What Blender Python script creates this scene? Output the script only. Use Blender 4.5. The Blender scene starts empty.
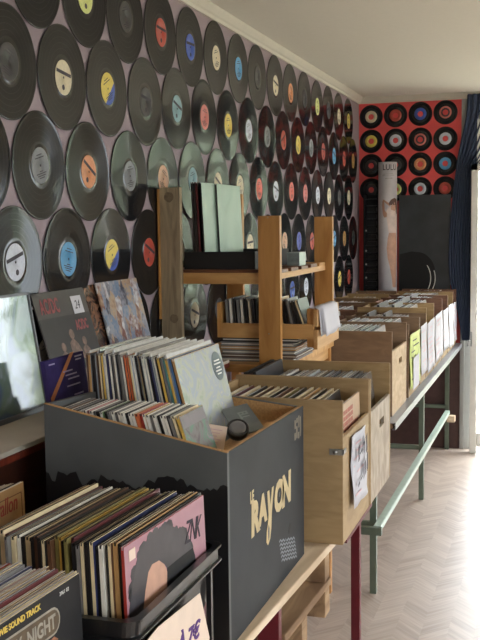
import bpy, bmesh, math, random
from mathutils import Vector, Matrix, Euler
random.seed(7)
PI = math.pi
S = bpy.context.scene
COL = S.collection

# ------------------------------------------------------------------ materials
def lin(c):
    return tuple(((v/255)/12.92 if v/255 <= .04045 else ((v/255+.055)/1.055)**2.4) for v in c)
MATS = {}
def nodes(name):
    m = bpy.data.materials.new(name); m.use_nodes = True
    nt = m.node_tree; b = nt.nodes['Principled BSDF']
    return m, nt, b
def N(nt, t, **k):
    n = nt.nodes.new(t)
    for a, v in k.items(): setattr(n, a, v)
    return n
def mat(name, rgb, rough=.55, metal=0, spec=.5, var=.12, scale=30, coat=0, bump=0, stretch=(1, 1, 1)):
    """plain procedural surface: base colour broken up by noise"""
    if name in MATS: return MATS[name]
    m, nt, b = nodes(name)
    tc = N(nt, 'ShaderNodeTexCoord'); mp = N(nt, 'ShaderNodeMapping'); mp.inputs['Scale'].default_value = stretch
    nz = N(nt, 'ShaderNodeTexNoise'); nz.inputs['Scale'].default_value = scale; nz.inputs['Detail'].default_value = 5
    nt.links.new(tc.outputs['Object'], mp.inputs[0]); nt.links.new(mp.outputs[0], nz.inputs['Vector'])
    r = N(nt, 'ShaderNodeValToRGB'); c = lin(rgb)
    r.color_ramp.elements[0].position = .3; r.color_ramp.elements[1].position = .7
    r.color_ramp.elements[0].color = (*[v*(1-var) for v in c], 1); r.color_ramp.elements[1].color = (*[min(1, v*(1+var)) for v in c], 1)
    nt.links.new(nz.outputs['Fac'], r.inputs[0]); nt.links.new(r.outputs[0], b.inputs['Base Color'])
    b.inputs['Roughness'].default_value = rough; b.inputs['Metallic'].default_value = metal
    b.inputs['Specular IOR Level'].default_value = spec
    b.inputs['Coat Weight'].default_value = coat; b.inputs['Coat Roughness'].default_value = .12
    if bump:
        bp = N(nt, 'ShaderNodeBump'); bp.inputs['Strength'].default_value = bump; bp.inputs['Distance'].default_value = .004
        nt.links.new(nz.outputs['Fac'], bp.inputs['Height']); nt.links.new(bp.outputs[0], b.inputs['Normal'])
    MATS[name] = m
    return m
def wood(name, c1, c2, stretch=(4, 4, 40), rough=.55, dist=1.5, coat=0):
    if name in MATS: return MATS[name]
    m, nt, b = nodes(name)
    tc = N(nt, 'ShaderNodeTexCoord'); mp = N(nt, 'ShaderNodeMapping'); mp.inputs['Scale'].default_value = stretch
    nz = N(nt, 'ShaderNodeTexNoise'); nz.inputs['Scale'].default_value = 1.6; nz.inputs['Detail'].default_value = 8; nz.inputs['Distortion'].default_value = dist
    nt.links.new(tc.outputs['Object'], mp.inputs[0]); nt.links.new(mp.outputs[0], nz.inputs['Vector'])
    r = N(nt, 'ShaderNodeValToRGB')
    r.color_ramp.elements[0].position = .35; r.color_ramp.elements[1].position = .66
    r.color_ramp.elements[0].color = (*lin(c1), 1); r.color_ramp.elements[1].color = (*lin(c2), 1)
    nt.links.new(nz.outputs['Fac'], r.inputs[0]); nt.links.new(r.outputs[0], b.inputs['Base Color'])
    b.inputs['Roughness'].default_value = rough; b.inputs['Coat Weight'].default_value = coat
    bp = N(nt, 'ShaderNodeBump'); bp.inputs['Strength'].default_value = .15; bp.inputs['Distance'].default_value = .002
    nt.links.new(nz.outputs['Fac'], bp.inputs['Height']); nt.links.new(bp.outputs[0], b.inputs['Normal'])
    MATS[name] = m
    return m
def art(name, cols, scale=9, dist=1.2, rough=.25, coat=.4, metal=0):
    """printed picture: patches of colour"""
    if name in MATS: return MATS[name]
    m, nt, b = nodes(name)
    tc = N(nt, 'ShaderNodeTexCoord')
    nz = N(nt, 'ShaderNodeTexNoise'); nz.inputs['Scale'].default_value = scale; nz.inputs['Detail'].default_value = 3; nz.inputs['Distortion'].default_value = dist
    nt.links.new(tc.outputs['Object'], nz.inputs['Vector'])
    r = N(nt, 'ShaderNodeValToRGB'); r.color_ramp.interpolation = 'EASE'
    n = len(cols)
    while len(r.color_ramp.elements) < n: r.color_ramp.elements.new(.5)
    for i, c in enumerate(cols):
        r.color_ramp.elements[i].position = .28+.44*i/(n-1); r.color_ramp.elements[i].color = (*lin(c), 1)
    nt.links.new(nz.outputs['Fac'], r.inputs[0]); nt.links.new(r.outputs[0], b.inputs['Base Color'])
    b.inputs['Roughness'].default_value = rough; b.inputs['Coat Weight'].default_value = coat; b.inputs['Coat Roughness'].default_value = .1
    b.inputs['Metallic'].default_value = metal
    MATS[name] = m
    return m
def mosaic(name, cols, scale=26):
    m, nt, b = nodes(name)
    tc = N(nt, 'ShaderNodeTexCoord'); mp = N(nt, 'ShaderNodeMapping'); mp.inputs['Scale'].default_value = (1, 1.4, .8); mp.inputs['Rotation'].default_value = (.5, 0, 0)
    vo = N(nt, 'ShaderNodeTexVoronoi'); vo.inputs['Scale'].default_value = scale; vo.distance = 'CHEBYCHEV'
    nt.links.new(tc.outputs['Object'], mp.inputs[0]); nt.links.new(mp.outputs[0], vo.inputs['Vector'])
    nz = N(nt, 'ShaderNodeTexNoise'); nz.inputs['Scale'].default_value = 60; nt.links.new(tc.outputs['Object'], nz.inputs['Vector'])
    sp = N(nt, 'ShaderNodeSeparateColor'); nt.links.new(vo.outputs['Color'], sp.inputs[0])
    ad = N(nt, 'ShaderNodeMath', operation='MULTIPLY_ADD'); nt.links.new(nz.outputs['Fac'], ad.inputs[0]); ad.inputs[1].default_value = .5; nt.links.new(sp.outputs[0], ad.inputs[2])
    sb = N(nt, 'ShaderNodeMath', operation='SUBTRACT'); nt.links.new(ad.outputs[0], sb.inputs[0]); sb.inputs[1].default_value = .25
    r = N(nt, 'ShaderNodeValToRGB'); n = len(cols)
    while len(r.color_ramp.elements) < n: r.color_ramp.elements.new(.5)
    for i, c in enumerate(cols): r.color_ramp.elements[i].position = i/(n-1); r.color_ramp.elements[i].color = (*lin(c), 1)
    nt.links.new(sb.outputs[0], r.inputs[0]); nt.links.new(r.outputs[0], b.inputs['Base Color']); b.inputs['Roughness'].default_value = .35
    return m
def vinyl():
    m, nt, b = nodes('vinyl_grooves')
    b.inputs['Base Color'].default_value = (.011, .011, .012, 1)
    b.inputs['Roughness'].default_value = .13; b.inputs['Specular IOR Level'].default_value = .11
    b.inputs['Anisotropic'].default_value = .85; b.inputs['Anisotropic Rotation'].default_value = .25
    tg = N(nt, 'ShaderNodeTangent'); tg.direction_type = 'RADIAL'; tg.axis = 'Z'
    nt.links.new(tg.outputs[0], b.inputs['Tangent'])
    b.inputs['Coat Weight'].default_value = .22; b.inputs['Coat Roughness'].default_value = .03; b.inputs['Coat IOR'].default_value = 1.4
    return m
def floor_mat():
    m, nt, b = nodes('herringbone_vinyl')
    L = nt.links.new
    tc = N(nt, 'ShaderNodeTexCoord'); sp = N(nt, 'ShaderNodeSeparateXYZ'); L(tc.outputs['Object'], sp.inputs[0])
    def mt(op, a, bv=None):
        n = N(nt, 'ShaderNodeMath', operation=op)
        for i, v in enumerate((a, bv)):
            if v is None: continue
            if isinstance(v, (int, float)): n.inputs[i].default_value = v
            else: L(v, n.inputs[i])
        return n.outputs[0]
    W = .2
    xs = mt('DIVIDE', sp.outputs[0], W)
    tri = mt('PINGPONG', xs, .5)                                  # zigzag across x
    v = mt('ADD', sp.outputs[1], mt('MULTIPLY', tri, W*1.1))       # chevron coordinate
    row = mt('FLOOR', mt('DIVIDE', v, .062)); colm = mt('FLOOR', mt('DIVIDE', sp.outputs[0], W/2))
    cb = N(nt, 'ShaderNodeCombineXYZ'); L(row, cb.inputs[0]); L(colm, cb.inputs[1])
    wn = N(nt, 'ShaderNodeTexWhiteNoise'); L(cb.outputs[0], wn.inputs['Vector'])
    fr = mt('FRACT', mt('DIVIDE', v, .062)); joint = mt('LESS_THAN', fr, .07)
    cg = N(nt, 'ShaderNodeCombineXYZ'); L(mt('MULTIPLY', v, 60), cg.inputs[0]); L(mt('MULTIPLY', sp.outputs[0], 7), cg.inputs[1])
    nz = N(nt, 'ShaderNodeTexNoise'); nz.inputs['Scale'].default_value = 1; nz.inputs['Detail'].default_value = 6; L(cg.outputs[0], nz.inputs['Vector'])
    fac = mt('ADD', mt('MULTIPLY', wn.outputs['Value'], .22), mt('MULTIPLY', nz.outputs['Fac'], .8))
    fac = mt('SUBTRACT', fac, mt('MULTIPLY', joint, .06))
    r = N(nt, 'ShaderNodeValToRGB'); r.color_ramp.elements[0].position = .2; r.color_ramp.elements[1].position = .9
    r.color_ramp.elements[0].color = (*lin((146, 130, 118)), 1); r.color_ramp.elements[1].color = (*lin((196, 182, 170)), 1)
    L(fac, r.inputs[0]); L(r.outputs[0], b.inputs['Base Color'])
    mr = N(nt, 'ShaderNodeMapRange'); mr.inputs['To Min'].default_value = .3; mr.inputs['To Max'].default_value = .48
    L(nz.outputs['Fac'], mr.inputs[0]); L(mr.outputs[0], b.inputs['Roughness'])
    b.inputs['Specular IOR Level'].default_value = .5
    bp = N(nt, 'ShaderNodeBump'); bp.inputs['Strength'].default_value = .25; bp.inputs['Distance'].default_value = .002
    L(fac, bp.inputs['Height']); L(bp.outputs[0], b.inputs['Normal'])
    return m
def thin_glass(name, tint=(1, 1, 1), ior=1.5, rough=.02):
    m = bpy.data.materials.new(name); m.use_nodes = True; nt = m.node_tree; nt.nodes.clear()
    o = N(nt, 'ShaderNodeOutputMaterial'); mx = N(nt, 'ShaderNodeMixShader'); t = N(nt, 'ShaderNodeBsdfTransparent'); g = N(nt, 'ShaderNodeBsdfGlossy')
    t.inputs[0].default_value = (*tint, 1); g.inputs['Roughness'].default_value = rough
    lw = N(nt, 'ShaderNodeFresnel'); gm = N(nt, 'ShaderNodeNewGeometry'); mr = N(nt, 'ShaderNodeMapRange'); mr.inputs['To Min'].default_value = ior; mr.inputs['To Max'].default_value = 1/ior
    nt.links.new(gm.outputs['Backfacing'], mr.inputs[0]); nt.links.new(mr.outputs[0], lw.inputs[0])
    nt.links.new(lw.outputs[0], mx.inputs[0]); nt.links.new(t.outputs[0], mx.inputs[1]); nt.links.new(g.outputs[0], mx.inputs[2]); nt.links.new(mx.outputs[0], o.inputs[0])
    return m

M_VINYL = vinyl()
M_WAX = mat('vinyl_smooth', (24, 24, 26), .16, spec=.45, var=.05)
M_LILAC = mat('lilac_wall_paint', (152, 136, 142), .8, var=.04, scale=6)
M_RED = mat('red_wall_paint', (224, 86, 84), .75, var=.06, scale=6)
M_CEIL = mat('ceiling_paint', (232, 226, 214), .9, var=.015, scale=60, bump=.06)
M_WHITE = mat('white_wall_paint', (222, 214, 200), .85, var=.02)
M_TRIM = mat('cream_trim_paint', (205, 198, 184), .6, var=.03)
M_FRAME = mat('white_window_paint', (226, 226, 220), .45, var=.04)
M_PLY = wood('plywood', (150, 124, 88), (166, 140, 102), (5, 5, 18))
M_PLYD = wood('plywood_dark', (120, 94, 70), (138, 110, 84), (5, 5, 20))
M_PLYR = wood('plywood_reddish', (112, 78, 60), (132, 94, 74), (5, 5, 20))
M_PLYO = wood('plywood_ochre', (152, 124, 84), (172, 144, 102), (5, 5, 20))
M_PLYC = wood('plywood_pale', (168, 140, 104), (192, 166, 132), (5, 5, 14))
M_PLYW = wood('plywood_limewashed', (142, 126, 108), (182, 168, 150), (12, 12, 8), dist=.6)
M_EDGE = mat('chipboard_raw', (170, 130, 84), .8, var=.2, scale=160)
M_PINE = wood('varnished_pine', (160, 108, 54), (192, 142, 82), (9, 9, 1.6), .42)
M_PINEH = wood('pine_rail', (176, 128, 72), (206, 162, 104), (1.6, 9, 9), .5)
M_PINEY = wood('pine_rail_deep', (176, 130, 78), (208, 166, 112), (9, 1.6, 9), .5)
M_BROWNW = wood('brown_shelf_board', (92, 56, 34), (122, 78, 50), (2, 9, 9), .45)
M_GREYW = wood('weathered_wood', (128, 112, 90), (170, 152, 124), (16, 16, 1.5), .75, 2.2)
M_KNOT = mat('wood_knot', (112, 95, 74), .8, var=.35, scale=80)
M_PALEW = wood('pale_plank', (196, 172, 142), (226, 206, 180), (9, 1.6, 9), .6)
M_ROUGHW = wood('rough_timber', (122, 94, 68), (172, 142, 108), (9, 1.6, 9), .8)
M_DARKW = wood('dark_brown_panel', (52, 26, 18), (70, 36, 24), (3, 3, 20), .45)
M_REDW = wood('red_brown_edge', (98, 40, 28), (122, 54, 36), (3, 20, 3), .4)
M_LEDGE = mat('pale_ledge_laminate', (186, 178, 164), .5, var=.05, scale=14)
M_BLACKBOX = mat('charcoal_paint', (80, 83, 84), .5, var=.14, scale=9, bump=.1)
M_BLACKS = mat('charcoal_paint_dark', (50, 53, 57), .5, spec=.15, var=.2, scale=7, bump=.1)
M_BLACKF = mat('black_undercoat', (11, 11, 14), .5, var=.2)
M_TAN = mat('tan_paint', (196, 176, 134), .6, var=.08)
M_GREYP = mat('pale_grey_paint', (122, 128, 136), .5, var=.12, scale=60)
M_PLASTIC = mat('black_plastic', (20, 20, 22), .28, var=.1, coat=.3)
M_REDM = mat('burgundy_steel', (96, 22, 34), .4, var=.08)
M_GRNM = mat('green_steel', (90, 102, 88), .38, var=.08, coat=.2)
M_GRNLIT = mat('green_steel_lit', (176, 196, 184), .35, var=.06, coat=.2)  # lit copy of the green: light on the rail's top put into its colour
M_STEEL = mat('bare_steel', (170, 172, 174), .32, metal=.9, var=.06)
M_ALU = mat('grey_angle_steel', (140, 142, 148), .35, metal=.5, var=.08)
M_PAPER = mat('white_paper', (192, 190, 196), .7, var=.02)
M_PAPERY = mat('yellow_green_paper', (196, 206, 128), .7, var=.3, scale=12)
M_PAPERB = mat('pinkish_paper', (226, 204, 186), .7, var=.04)
M_INK = mat('dark_ink', (58, 52, 60), .7)
M_INKP = mat('purple_marker', (84, 40, 120), .6)
M_INKR = mat('red_print', (168, 62, 58), .6)
M_INKRL = mat('faded_red_print', (206, 168, 172), .6)
M_NAVY = mat('navy_curtain', (52, 64, 88), .85, var=.1, scale=40)
M_BOARD = mat('glossy_black_board', (56, 60, 64), .3, var=.25, scale=8)
M_BLK = mat('matt_black', (14, 14, 15), .6)
M_WHITEINK = mat('white_print', (214, 214, 208), .5)
M_SKIN = mat('printed_skin', (196, 152, 130), .5)
M_HAIR = mat('printed_hair', (92, 58, 46), .5)
M_SHIRT = mat('printed_white_shirt', (216, 196, 188), .5)
M_ROLL = mat('poster_paper', (205, 200, 206), .45, var=.03)
M_YELLOWT = mat('yellow_print', (214, 184, 84), .5)
M_CHROME = mat('silver_print', (150, 144, 132), .4, var=.2, scale=60)
M_PURPLE = mat('purple_cover', (56, 46, 98), .8, var=.2, spec=.2)
M_ORANGEB = mat('orange_band', (190, 118, 66), .4)

# ------------------------------------------------------------------ mesh builder
class MB:
    def __init__(s): s.bm = bmesh.new()
    def box(s, x0, x1, y0, y1, z0, z1, mi=0):
        v = [s.bm.verts.new(p) for p in ((x0,y0,z0),(x1,y0,z0),(x1,y1,z0),(x0,y1,z0),(x0,y0,z1),(x1,y0,z1),(x1,y1,z1),(x0,y1,z1))]
        for f in ((3,2,1,0),(4,5,6,7),(0,1,5,4),(1,2,6,5),(2,3,7,6),(3,0,4,7)):
            s.bm.faces.new([v[i] for i in f]).material_index = mi
        return s
    def prism(s, pts, vec, mi=0):
        """polygon pts (3D) extruded along vec"""
        vec = Vector(vec); a = [s.bm.verts.new(p) for p in pts]; b = [s.bm.verts.new(Vector(p)+vec) for p in pts]
        n = len(pts)
        f = [s.bm.faces.new(a[::-1]), s.bm.faces.new(b)]
        for i in range(n): f.append(s.bm.faces.new((a[i], a[(i+1)%n], b[(i+1)%n], b[i])))
        for q in f: q.material_index = mi
        return s
    def lathe(s, prof, seg=48, mis=None, c=(0,0,0), closed=False):
        """prof: (r,z) list, around z"""
        rings = []
        for r, z in prof:
            if r < 1e-6: rings.append([s.bm.verts.new((c[0], c[1], c[2]+z))])
            else: rings.append([s.bm.verts.new((c[0]+r*math.cos(2*PI*k/seg), c[1]+r*math.sin(2*PI*k/seg), c[2]+z)) for k in range(seg)])
        m = len(rings)
        for i in range(m if closed else m-1):
            A, B = rings[i], rings[(i+1) % m]; mi = mis[i] if mis else 0
            for k in range(seg):
                k2 = (k+1) % seg
                if len(A) == 1: f = (A[0], B[k2], B[k])
                elif len(B) == 1: f = (A[k], A[k2], B[0])
                else: f = (A[k], A[k2], B[k2], B[k])
                q = s.bm.faces.new(f); q.material_index = mi; q.smooth = True
        return s
    def tube(s, pts, r, seg=8, mi=0):
        pts = [Vector(p) for p in pts]; rings = []
        for i, p in enumerate(pts):
            d = (pts[min(i+1, len(pts)-1)]-pts[max(i-1, 0)]).normalized()
            u = d.orthogonal().normalized() if i == 0 else (u-d*u.dot(d)).normalized()
            w = d.cross(u)
            rings.append([s.bm.verts.new(p+u*r*math.cos(2*PI*k/seg)+w*r*math.sin(2*PI*k/seg)) for k in range(seg)])
        for A, B in zip(rings, rings[1:]):
            for k in range(seg):
                q = s.bm.faces.new((A[k], A[(k+1)%seg], B[(k+1)%seg], B[k])); q.smooth = True; q.material_index = mi
        s.bm.faces.new(rings[0][::-1]).material_index = mi; s.bm.faces.new(rings[-1]).material_index = mi
        return s
    def mesh(s, name, mats, bevel=0, segs=2):
        bmesh.ops.recalc_face_normals(s.bm, faces=s.bm.faces)
        if bevel:
            es = [e for e in s.bm.edges if len(e.link_faces) == 2 and e.calc_face_angle(0) > .6]
            bmesh.ops.bevel(s.bm, geom=es, offset=bevel, segments=segs, affect='EDGES', clamp_overlap=True)
        me = bpy.data.meshes.new(name); s.bm.to_mesh(me); s.bm.free()
        for m in (mats if isinstance(mats, (list, tuple)) else [mats]): me.materials.append(m)
        return me
    def build(s, name, mats, parent=None, bevel=0, segs=2, **k):
        return link(bpy.data.objects.new(name, s.mesh(name, mats, bevel, segs)), parent, **k)
def link(o, parent=None, label=None, kind=None, loc=None):
    COL.objects.link(o)
    if parent is not None: o.parent = parent
    if label: o['label'] = label
    if kind: o['kind'] = kind
    if loc is not None: o.location = loc
    return o
def tag(o, label, cat, group=None, kind=None):
    o['label'] = label; o['category'] = cat
    if group: o['group'] = group
    if kind: o['kind'] = kind
    return o
def empty(name, label, cat, loc=(0,0,0), group=None, rot=(0,0,0)):
    o = bpy.data.objects.new(name, None); o.empty_display_size = .05
    COL.objects.link(o); o.location = loc; o.rotation_euler = rot
    return tag(o, label, cat, group)
def struct(name, mb, mats, parent=None, bevel=0):
    o = mb.build(name, mats, parent, bevel)
    if parent is None: o['kind'] = 'structure'
    return o
def setmat(o, i, m):
    o.material_slots[i].link = 'OBJECT'; o.material_slots[i].material = m
ORD = 'zeroth first second third fourth fifth sixth seventh eighth ninth tenth eleventh twelfth thirteenth fourteenth fifteenth sixteenth seventeenth eighteenth nineteenth twentieth twenty-first twenty-second twenty-third twenty-fourth twenty-fifth twenty-sixth twenty-seventh twenty-eighth twenty-ninth thirtieth thirty-first thirty-second thirty-third thirty-fourth thirty-fifth thirty-sixth'.split()
def text(body, name, size, origin, right, up, m, parent, ext=.0006, bold=0, shear=0, space=1.0, align='LEFT', sx=1, warp=None):
    """flat lettering lying on a face; origin/right/up in the parent's space"""
    cu = bpy.data.curves.new(name, 'FONT'); cu.body = body; cu.size = size; cu.extrude = ext; cu.offset = bold; cu.shear = shear
    cu.space_character = space; cu.align_x = align; cu.resolution_u = 3
    tmp = bpy.data.objects.new('tmp', cu); COL.objects.link(tmp)
    bpy.context.view_layer.update()
    me = bpy.data.meshes.new_from_object(tmp.evaluated_get(bpy.context.evaluated_depsgraph_get()))
    bpy.data.objects.remove(tmp); me.name = name
    r = Vector(right).normalized()*sx; u = Vector(up).normalized(); n = r.cross(u).normalized(); O = Vector(origin)
    for v in me.vertices:
        p = O+r*v.co.x+u*v.co.y+n*(v.co.z+ext); v.co = warp(p) if warp else p
    me.materials.clear(); me.materials.append(m)
    for p in me.polygons: p.material_index = 0
    return link(bpy.data.objects.new(name, me), parent)
def patch(mb, O, R, U, pts, th=.0006, mi=0):
    """thin printed/stuck patch: 2D pts on the face O + R*a + U*b"""
    O = Vector(O); R = Vector(R); U = Vector(U); n = R.cross(U).normalized()
    mb.prism([O+R*a+U*b for a, b in pts], n*th, mi); return mb
def rect(a0, a1, b0, b1): return [(a0, b0), (a1, b0), (a1, b1), (a0, b1)]
def disc2(ca, cb, r, n=24, ry=None): return [(ca+r*math.cos(2*PI*k/n), cb+(ry or r)*math.sin(2*PI*k/n)) for k in range(n)]

# ------------------------------------------------------------------ camera
f_px, yaw, pitch, roll = 1014.126, -0.30805988, -0.09291684, 0.01284434
cy, sy, cp, sp, cr, sr = math.cos(yaw), math.sin(yaw), math.cos(pitch), math.sin(pitch), math.cos(roll), math.sin(roll)
fwd = Vector((sy*cp, cy*cp, sp)); rt = Vector((cy, -sy, 0)); dn = fwd.cross(rt)
rt, dn = rt*cr+dn*sr, dn*cr-rt*sr
cam = bpy.data.cameras.new('camera'); co = bpy.data.objects.new('camera', cam); COL.objects.link(co)
Mx = Matrix((rt, -dn, -fwd)).transposed().to_4x4(); Mx.translation = (0, 0, 1.58); co.matrix_world = Mx
cam.sensor_fit = 'VERTICAL'; cam.sensor_height = 36; cam.sensor_width = 27; cam.lens = f_px/640*36; cam.clip_start = .05
S.camera = co

# ------------------------------------------------------------------ room shell
WX, EY, CZ, RX, BY = -1.378, 7.15, 2.46, 2.3, -1.8
struct('floor', MB().box(WX-.1, RX+.1, BY-.1, EY+.1, -.05, 0), floor_mat())
struct('ceiling', MB().box(WX-.1, RX+.1, BY-.1, EY+.1, CZ, CZ+.08), M_CEIL)
struct('wall_left', MB().box(WX-.1, WX, BY, EY, 0, CZ), M_LILAC)
struct('wall_back', MB().box(WX-.1, RX+.1, BY-.1, BY, 0, CZ), M_WHITE)
e = MB(); e.box(WX, -.655, EY, EY+.1, 0, CZ); e.build('wall_end', M_RED)['kind'] = 'structure'
e = MB(); e.box(-.655, -.56, EY, EY+.1, 0, CZ); e.box(-.56, .42, EY, EY+.1, 2.32, CZ); e.build('wall_end_pier', mat('grey_jamb_paint', (156, 156, 154), .6, var=.04))['kind'] = 'structure'
e = MB(); e.box(.42, 1.30, EY, EY+.1, 0, CZ); e.box(1.30, 2.25, EY, EY+.1, 0, .12); e.box(1.30, 2.25, EY, EY+.1, 2.08, CZ); e.box(2.25, RX, EY, EY+.1, 0, CZ); e.build('wall_end_right', M_WHITE)['kind'] = 'structure'
struct('dark_panel_end', MB().box(WX+.001, -.669, 7.136, 7.149, .001, .72), mat('dark_red_brown', (70, 46, 42), .6, var=.15), bevel=.002)  # dark red-brown sheet over the lower end wall, up to table height
# right-hand wall (out of the picture) with two big windows
W1, W2 = (-1.5, .8), (3.0, 4.6)
e = MB(); e.box(RX, RX+.1, BY, EY, 0, .85); e.box(RX, RX+.1, BY, EY, 2.2, CZ)
for a, b in ((BY, W1[0]), (W1[1], W2[0]), (W2[1], EY)): e.box(RX, RX+.1, a, b, .85, 2.2)
struct('wall_right', e, M_WHITE)
GL = thin_glass('window_glass')
for n, (a, b) in zip(('window_1', 'window_2'), (W1, W2)):
    e = MB(); k = 3 if b-a > 3 else 2
    for i in range(k+1):
        y = a+(b-a-.05)*i/k; e.box(RX+.02, RX+.08, y, y+.05, .85, 2.2)
    e.box(RX+.02, RX+.08, a, b, .85, .91); e.box(RX+.02, RX+.08, a, b, 2.14, 2.2)
    w = struct(n, e, M_FRAME); MB().box(RX+.045, RX+.051, a, b, .9, 2.15).build('pane', GL, w)
# glazed door at the far end, a window to its right
e = MB()
for x in (-.59, -.085, .40): e.box(x, x+.045, 7.02, 7.085, 0, 1.97)
e.box(-.59, .445, 7.02, 7.085, 1.925, 1.97)
e.box(-.544, -.086, 7.035, 7.07, .04, .14); e.box(-.039, .399, 7.035, 7.07, .04, 1.0)
d = struct('door_1', e, M_FRAME, bevel=.004)
for x in (-.544, -.039): MB().box(x, x+.438, 7.05, 7.056, .14 if x < -.3 else 1.0, 1.925).build('pane', GL, d)
e = MB(); e.tube([(-.585, 7.02, .78), (-.60, 7.0, .78), (-.60, 7.0, .74)], .006); e.box(-.588, -.576, 7.012, 7.02, .74, .84); e.build('handle', M_STEEL, d)
e = MB(); e.box(-.56, .42, 7.09, 7.13, 2.27, 2.32); e.box(-.56, -.5, 7.09, 7.13, 1.97, 2.32); e.box(.37, .42, 7.09, 7.13, 1.97, 2.27)
w = struct('window_3', e, M_FRAME); MB().box(-.5, .37, 7.11, 7.116, 1.97, 2.27).build('pane', GL, w)
e = MB(); e.box(1.30, 2.25, 7.16, 7.21, .12, .2); e.box(1.30, 2.25, 7.16, 7.21, 2.03, 2.08)
for x in (1.30, 2.20): e.box(x, x+.05, 7.16, 7.21, .2, 2.03)
w = struct('window_4', e, M_FRAME); MB().box(1.34, 2.2, 7.18, 7.186, .2, 2.03).build('pane', GL, w)
# cornices
def cornice(name, p0, p1, inward):
    a, b, q = Vector(p0), Vector(p1), Vector(inward)
    prof = [(0, 0), (.010, 0), (.014, .012), (.022, .018), (.036, .036), (.040, .043), (0, .043)]
    MB().prism([a+q*u+Vector((0, 0, v)) for u, v in prof], b-a).build(name, M_TRIM)['kind'] = 'structure'
cornice('trim_1', (WX, BY, CZ-.043), (WX, EY, CZ-.043), (1, 0, 0))
cornice('trim_2', (WX, EY, CZ-.043), (RX, EY, CZ-.043), (0, -1, 0))
struct('trim_3', MB().box(-.668, -.638, 7.128, 7.15, 0, CZ-.043), mat('grey_jamb_paint', (156, 156, 154)), bevel=.003)
# garden outside: lawn and hedge
struct('ground', MB().box(-14, 22, -12, 40, -.4, -.08), mat('garden_ground', (112, 112, 96), .9, var=.2, scale=3))
h = bmesh.new(); rh = random.Random(3)
for i in range(5000):
    a = rh.random()
    x, y = rh.uniform(.2, 4.9), rh.uniform(12.5, 14)
    z = rh.uniform(-.1, 3.3)+.35*math.sin(x*1.3+y*.8)
    q = Euler((rh.uniform(0, 6), rh.uniform(0, 6), rh.uniform(0, 6))).to_matrix(); s_ = rh.uniform(.12, .24)
    vs = [h.verts.new(Vector((x, y, z))+q @ Vector(p)*s_) for p in ((-1, 0, 0), (0, -.5, .1), (1, 0, 0), (0, .5, .1))]
    h.faces.new(vs)
me = bpy.data.meshes.new('hedge_leaves'); h.to_mesh(me); h.free(); me.materials.append(mat('hedge_leaf', (158, 168, 146), .6, var=.35, scale=2))
tag(link(bpy.data.objects.new('hedge_leaves', me)), 'tall green garden hedge outside beyond the glazed door', 'hedge', kind='stuff')

# ------------------------------------------------------------------ records on the wall
LABELS = {n: mat('label_'+n, c, .45, var=.1, scale=120) for n, c in dict(
    dark=(58, 56, 56), cream=(214, 202, 172), yellow=(220, 196, 92), red=(178, 72, 58), orange=(214, 144, 100), blue=(66, 92, 176), skyblue=(88, 152, 196),
    grey=(120, 122, 126), teal=(132, 166, 172), pink=(206, 120, 112), coral=(222, 112, 98), white=(204, 208, 220), peach=(214, 172, 142), ochre=(170, 128, 70), lime=(214, 218, 140), violet=(84, 92, 176), olive=(110, 112, 70)).items()}
def label_mesh(kind):
    b = MB(); z = .0019
    R = .050
    if kind == 'split':
        for mi, (a0, a1) in enumerate(((0, .62), (.62, 1))):
            n = 28; seq = [a0+(a1-a0)*k/n for k in range(n+1)]
            pts = [(R*math.cos(2*PI*a), R*math.sin(2*PI*a), z) for a in seq]
            b.prism(pts if mi else pts, (0, 0, .0005), mi)
    else:
        b.lathe([(.0037, z), (.0037, z+.0005), (.047, z+.0005), (R, z+.0003), (R, z)], 40)
    if kind in ('lines', 'split'):
        for i, (w, y) in enumerate(((.03, .030), (.05, .022), (.02, -.016), (.054, -.022), (.044, -.028), (.03, -.034))):
            patch(b, (0, 0, z+.0006), (1, 0, 0), (0, 1, 0), rect(-w/2, w/2, y-.0014, y+.0014), .0002, 2 if kind == 'split' else 1)
    if kind == 'band':
        patch(b, (0, 0, z+.0006), (1, 0, 0), (0, 1, 0), rect(-.044, .044, .008, .018), .0002, 1)
        patch(b, (0, 0, z+.0006), (1, 0, 0), (0, 1, 0), disc2(.0, -.028, .008), .0002, 1)
    # spindle hole seen as a dark spot
    b.lathe([(0, z+.0007), (.0036, z+.0007)], 12, [2 if kind == 'split' else 1])
    return b.mesh('label_'+kind, [LABELS['cream'], LABELS['blue'] if kind == 'split' else M_INK, M_INK])
LM = {k: label_mesh(k) for k in ('lines', 'split', 'band')}
def record_mesh(R=.149):
    prof = [(0, -.0012), (R-.002, -.0012), (R, -.0006), (R, .0006), (R-.0025, .0016), (R-.004, .0013)]
    mis = [1, 1, 1, 1, 1]
    r = R-.004
    bands = [r-(r-.064)*k/5 for k in range(1, 6)]
    for k in bands:
        prof += [(k+.0012, .0013), (k, .0012)]; mis += [0, 1]
    prof += [(.0535, .0012), (.052, .0016), (0, .0016)]; mis += [1, 1, 1]
    return MB().lathe(prof, 72, mis).mesh('wall_record', [M_VINYL, M_WAX])
RM = record_mesh()
rec0 = None
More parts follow.
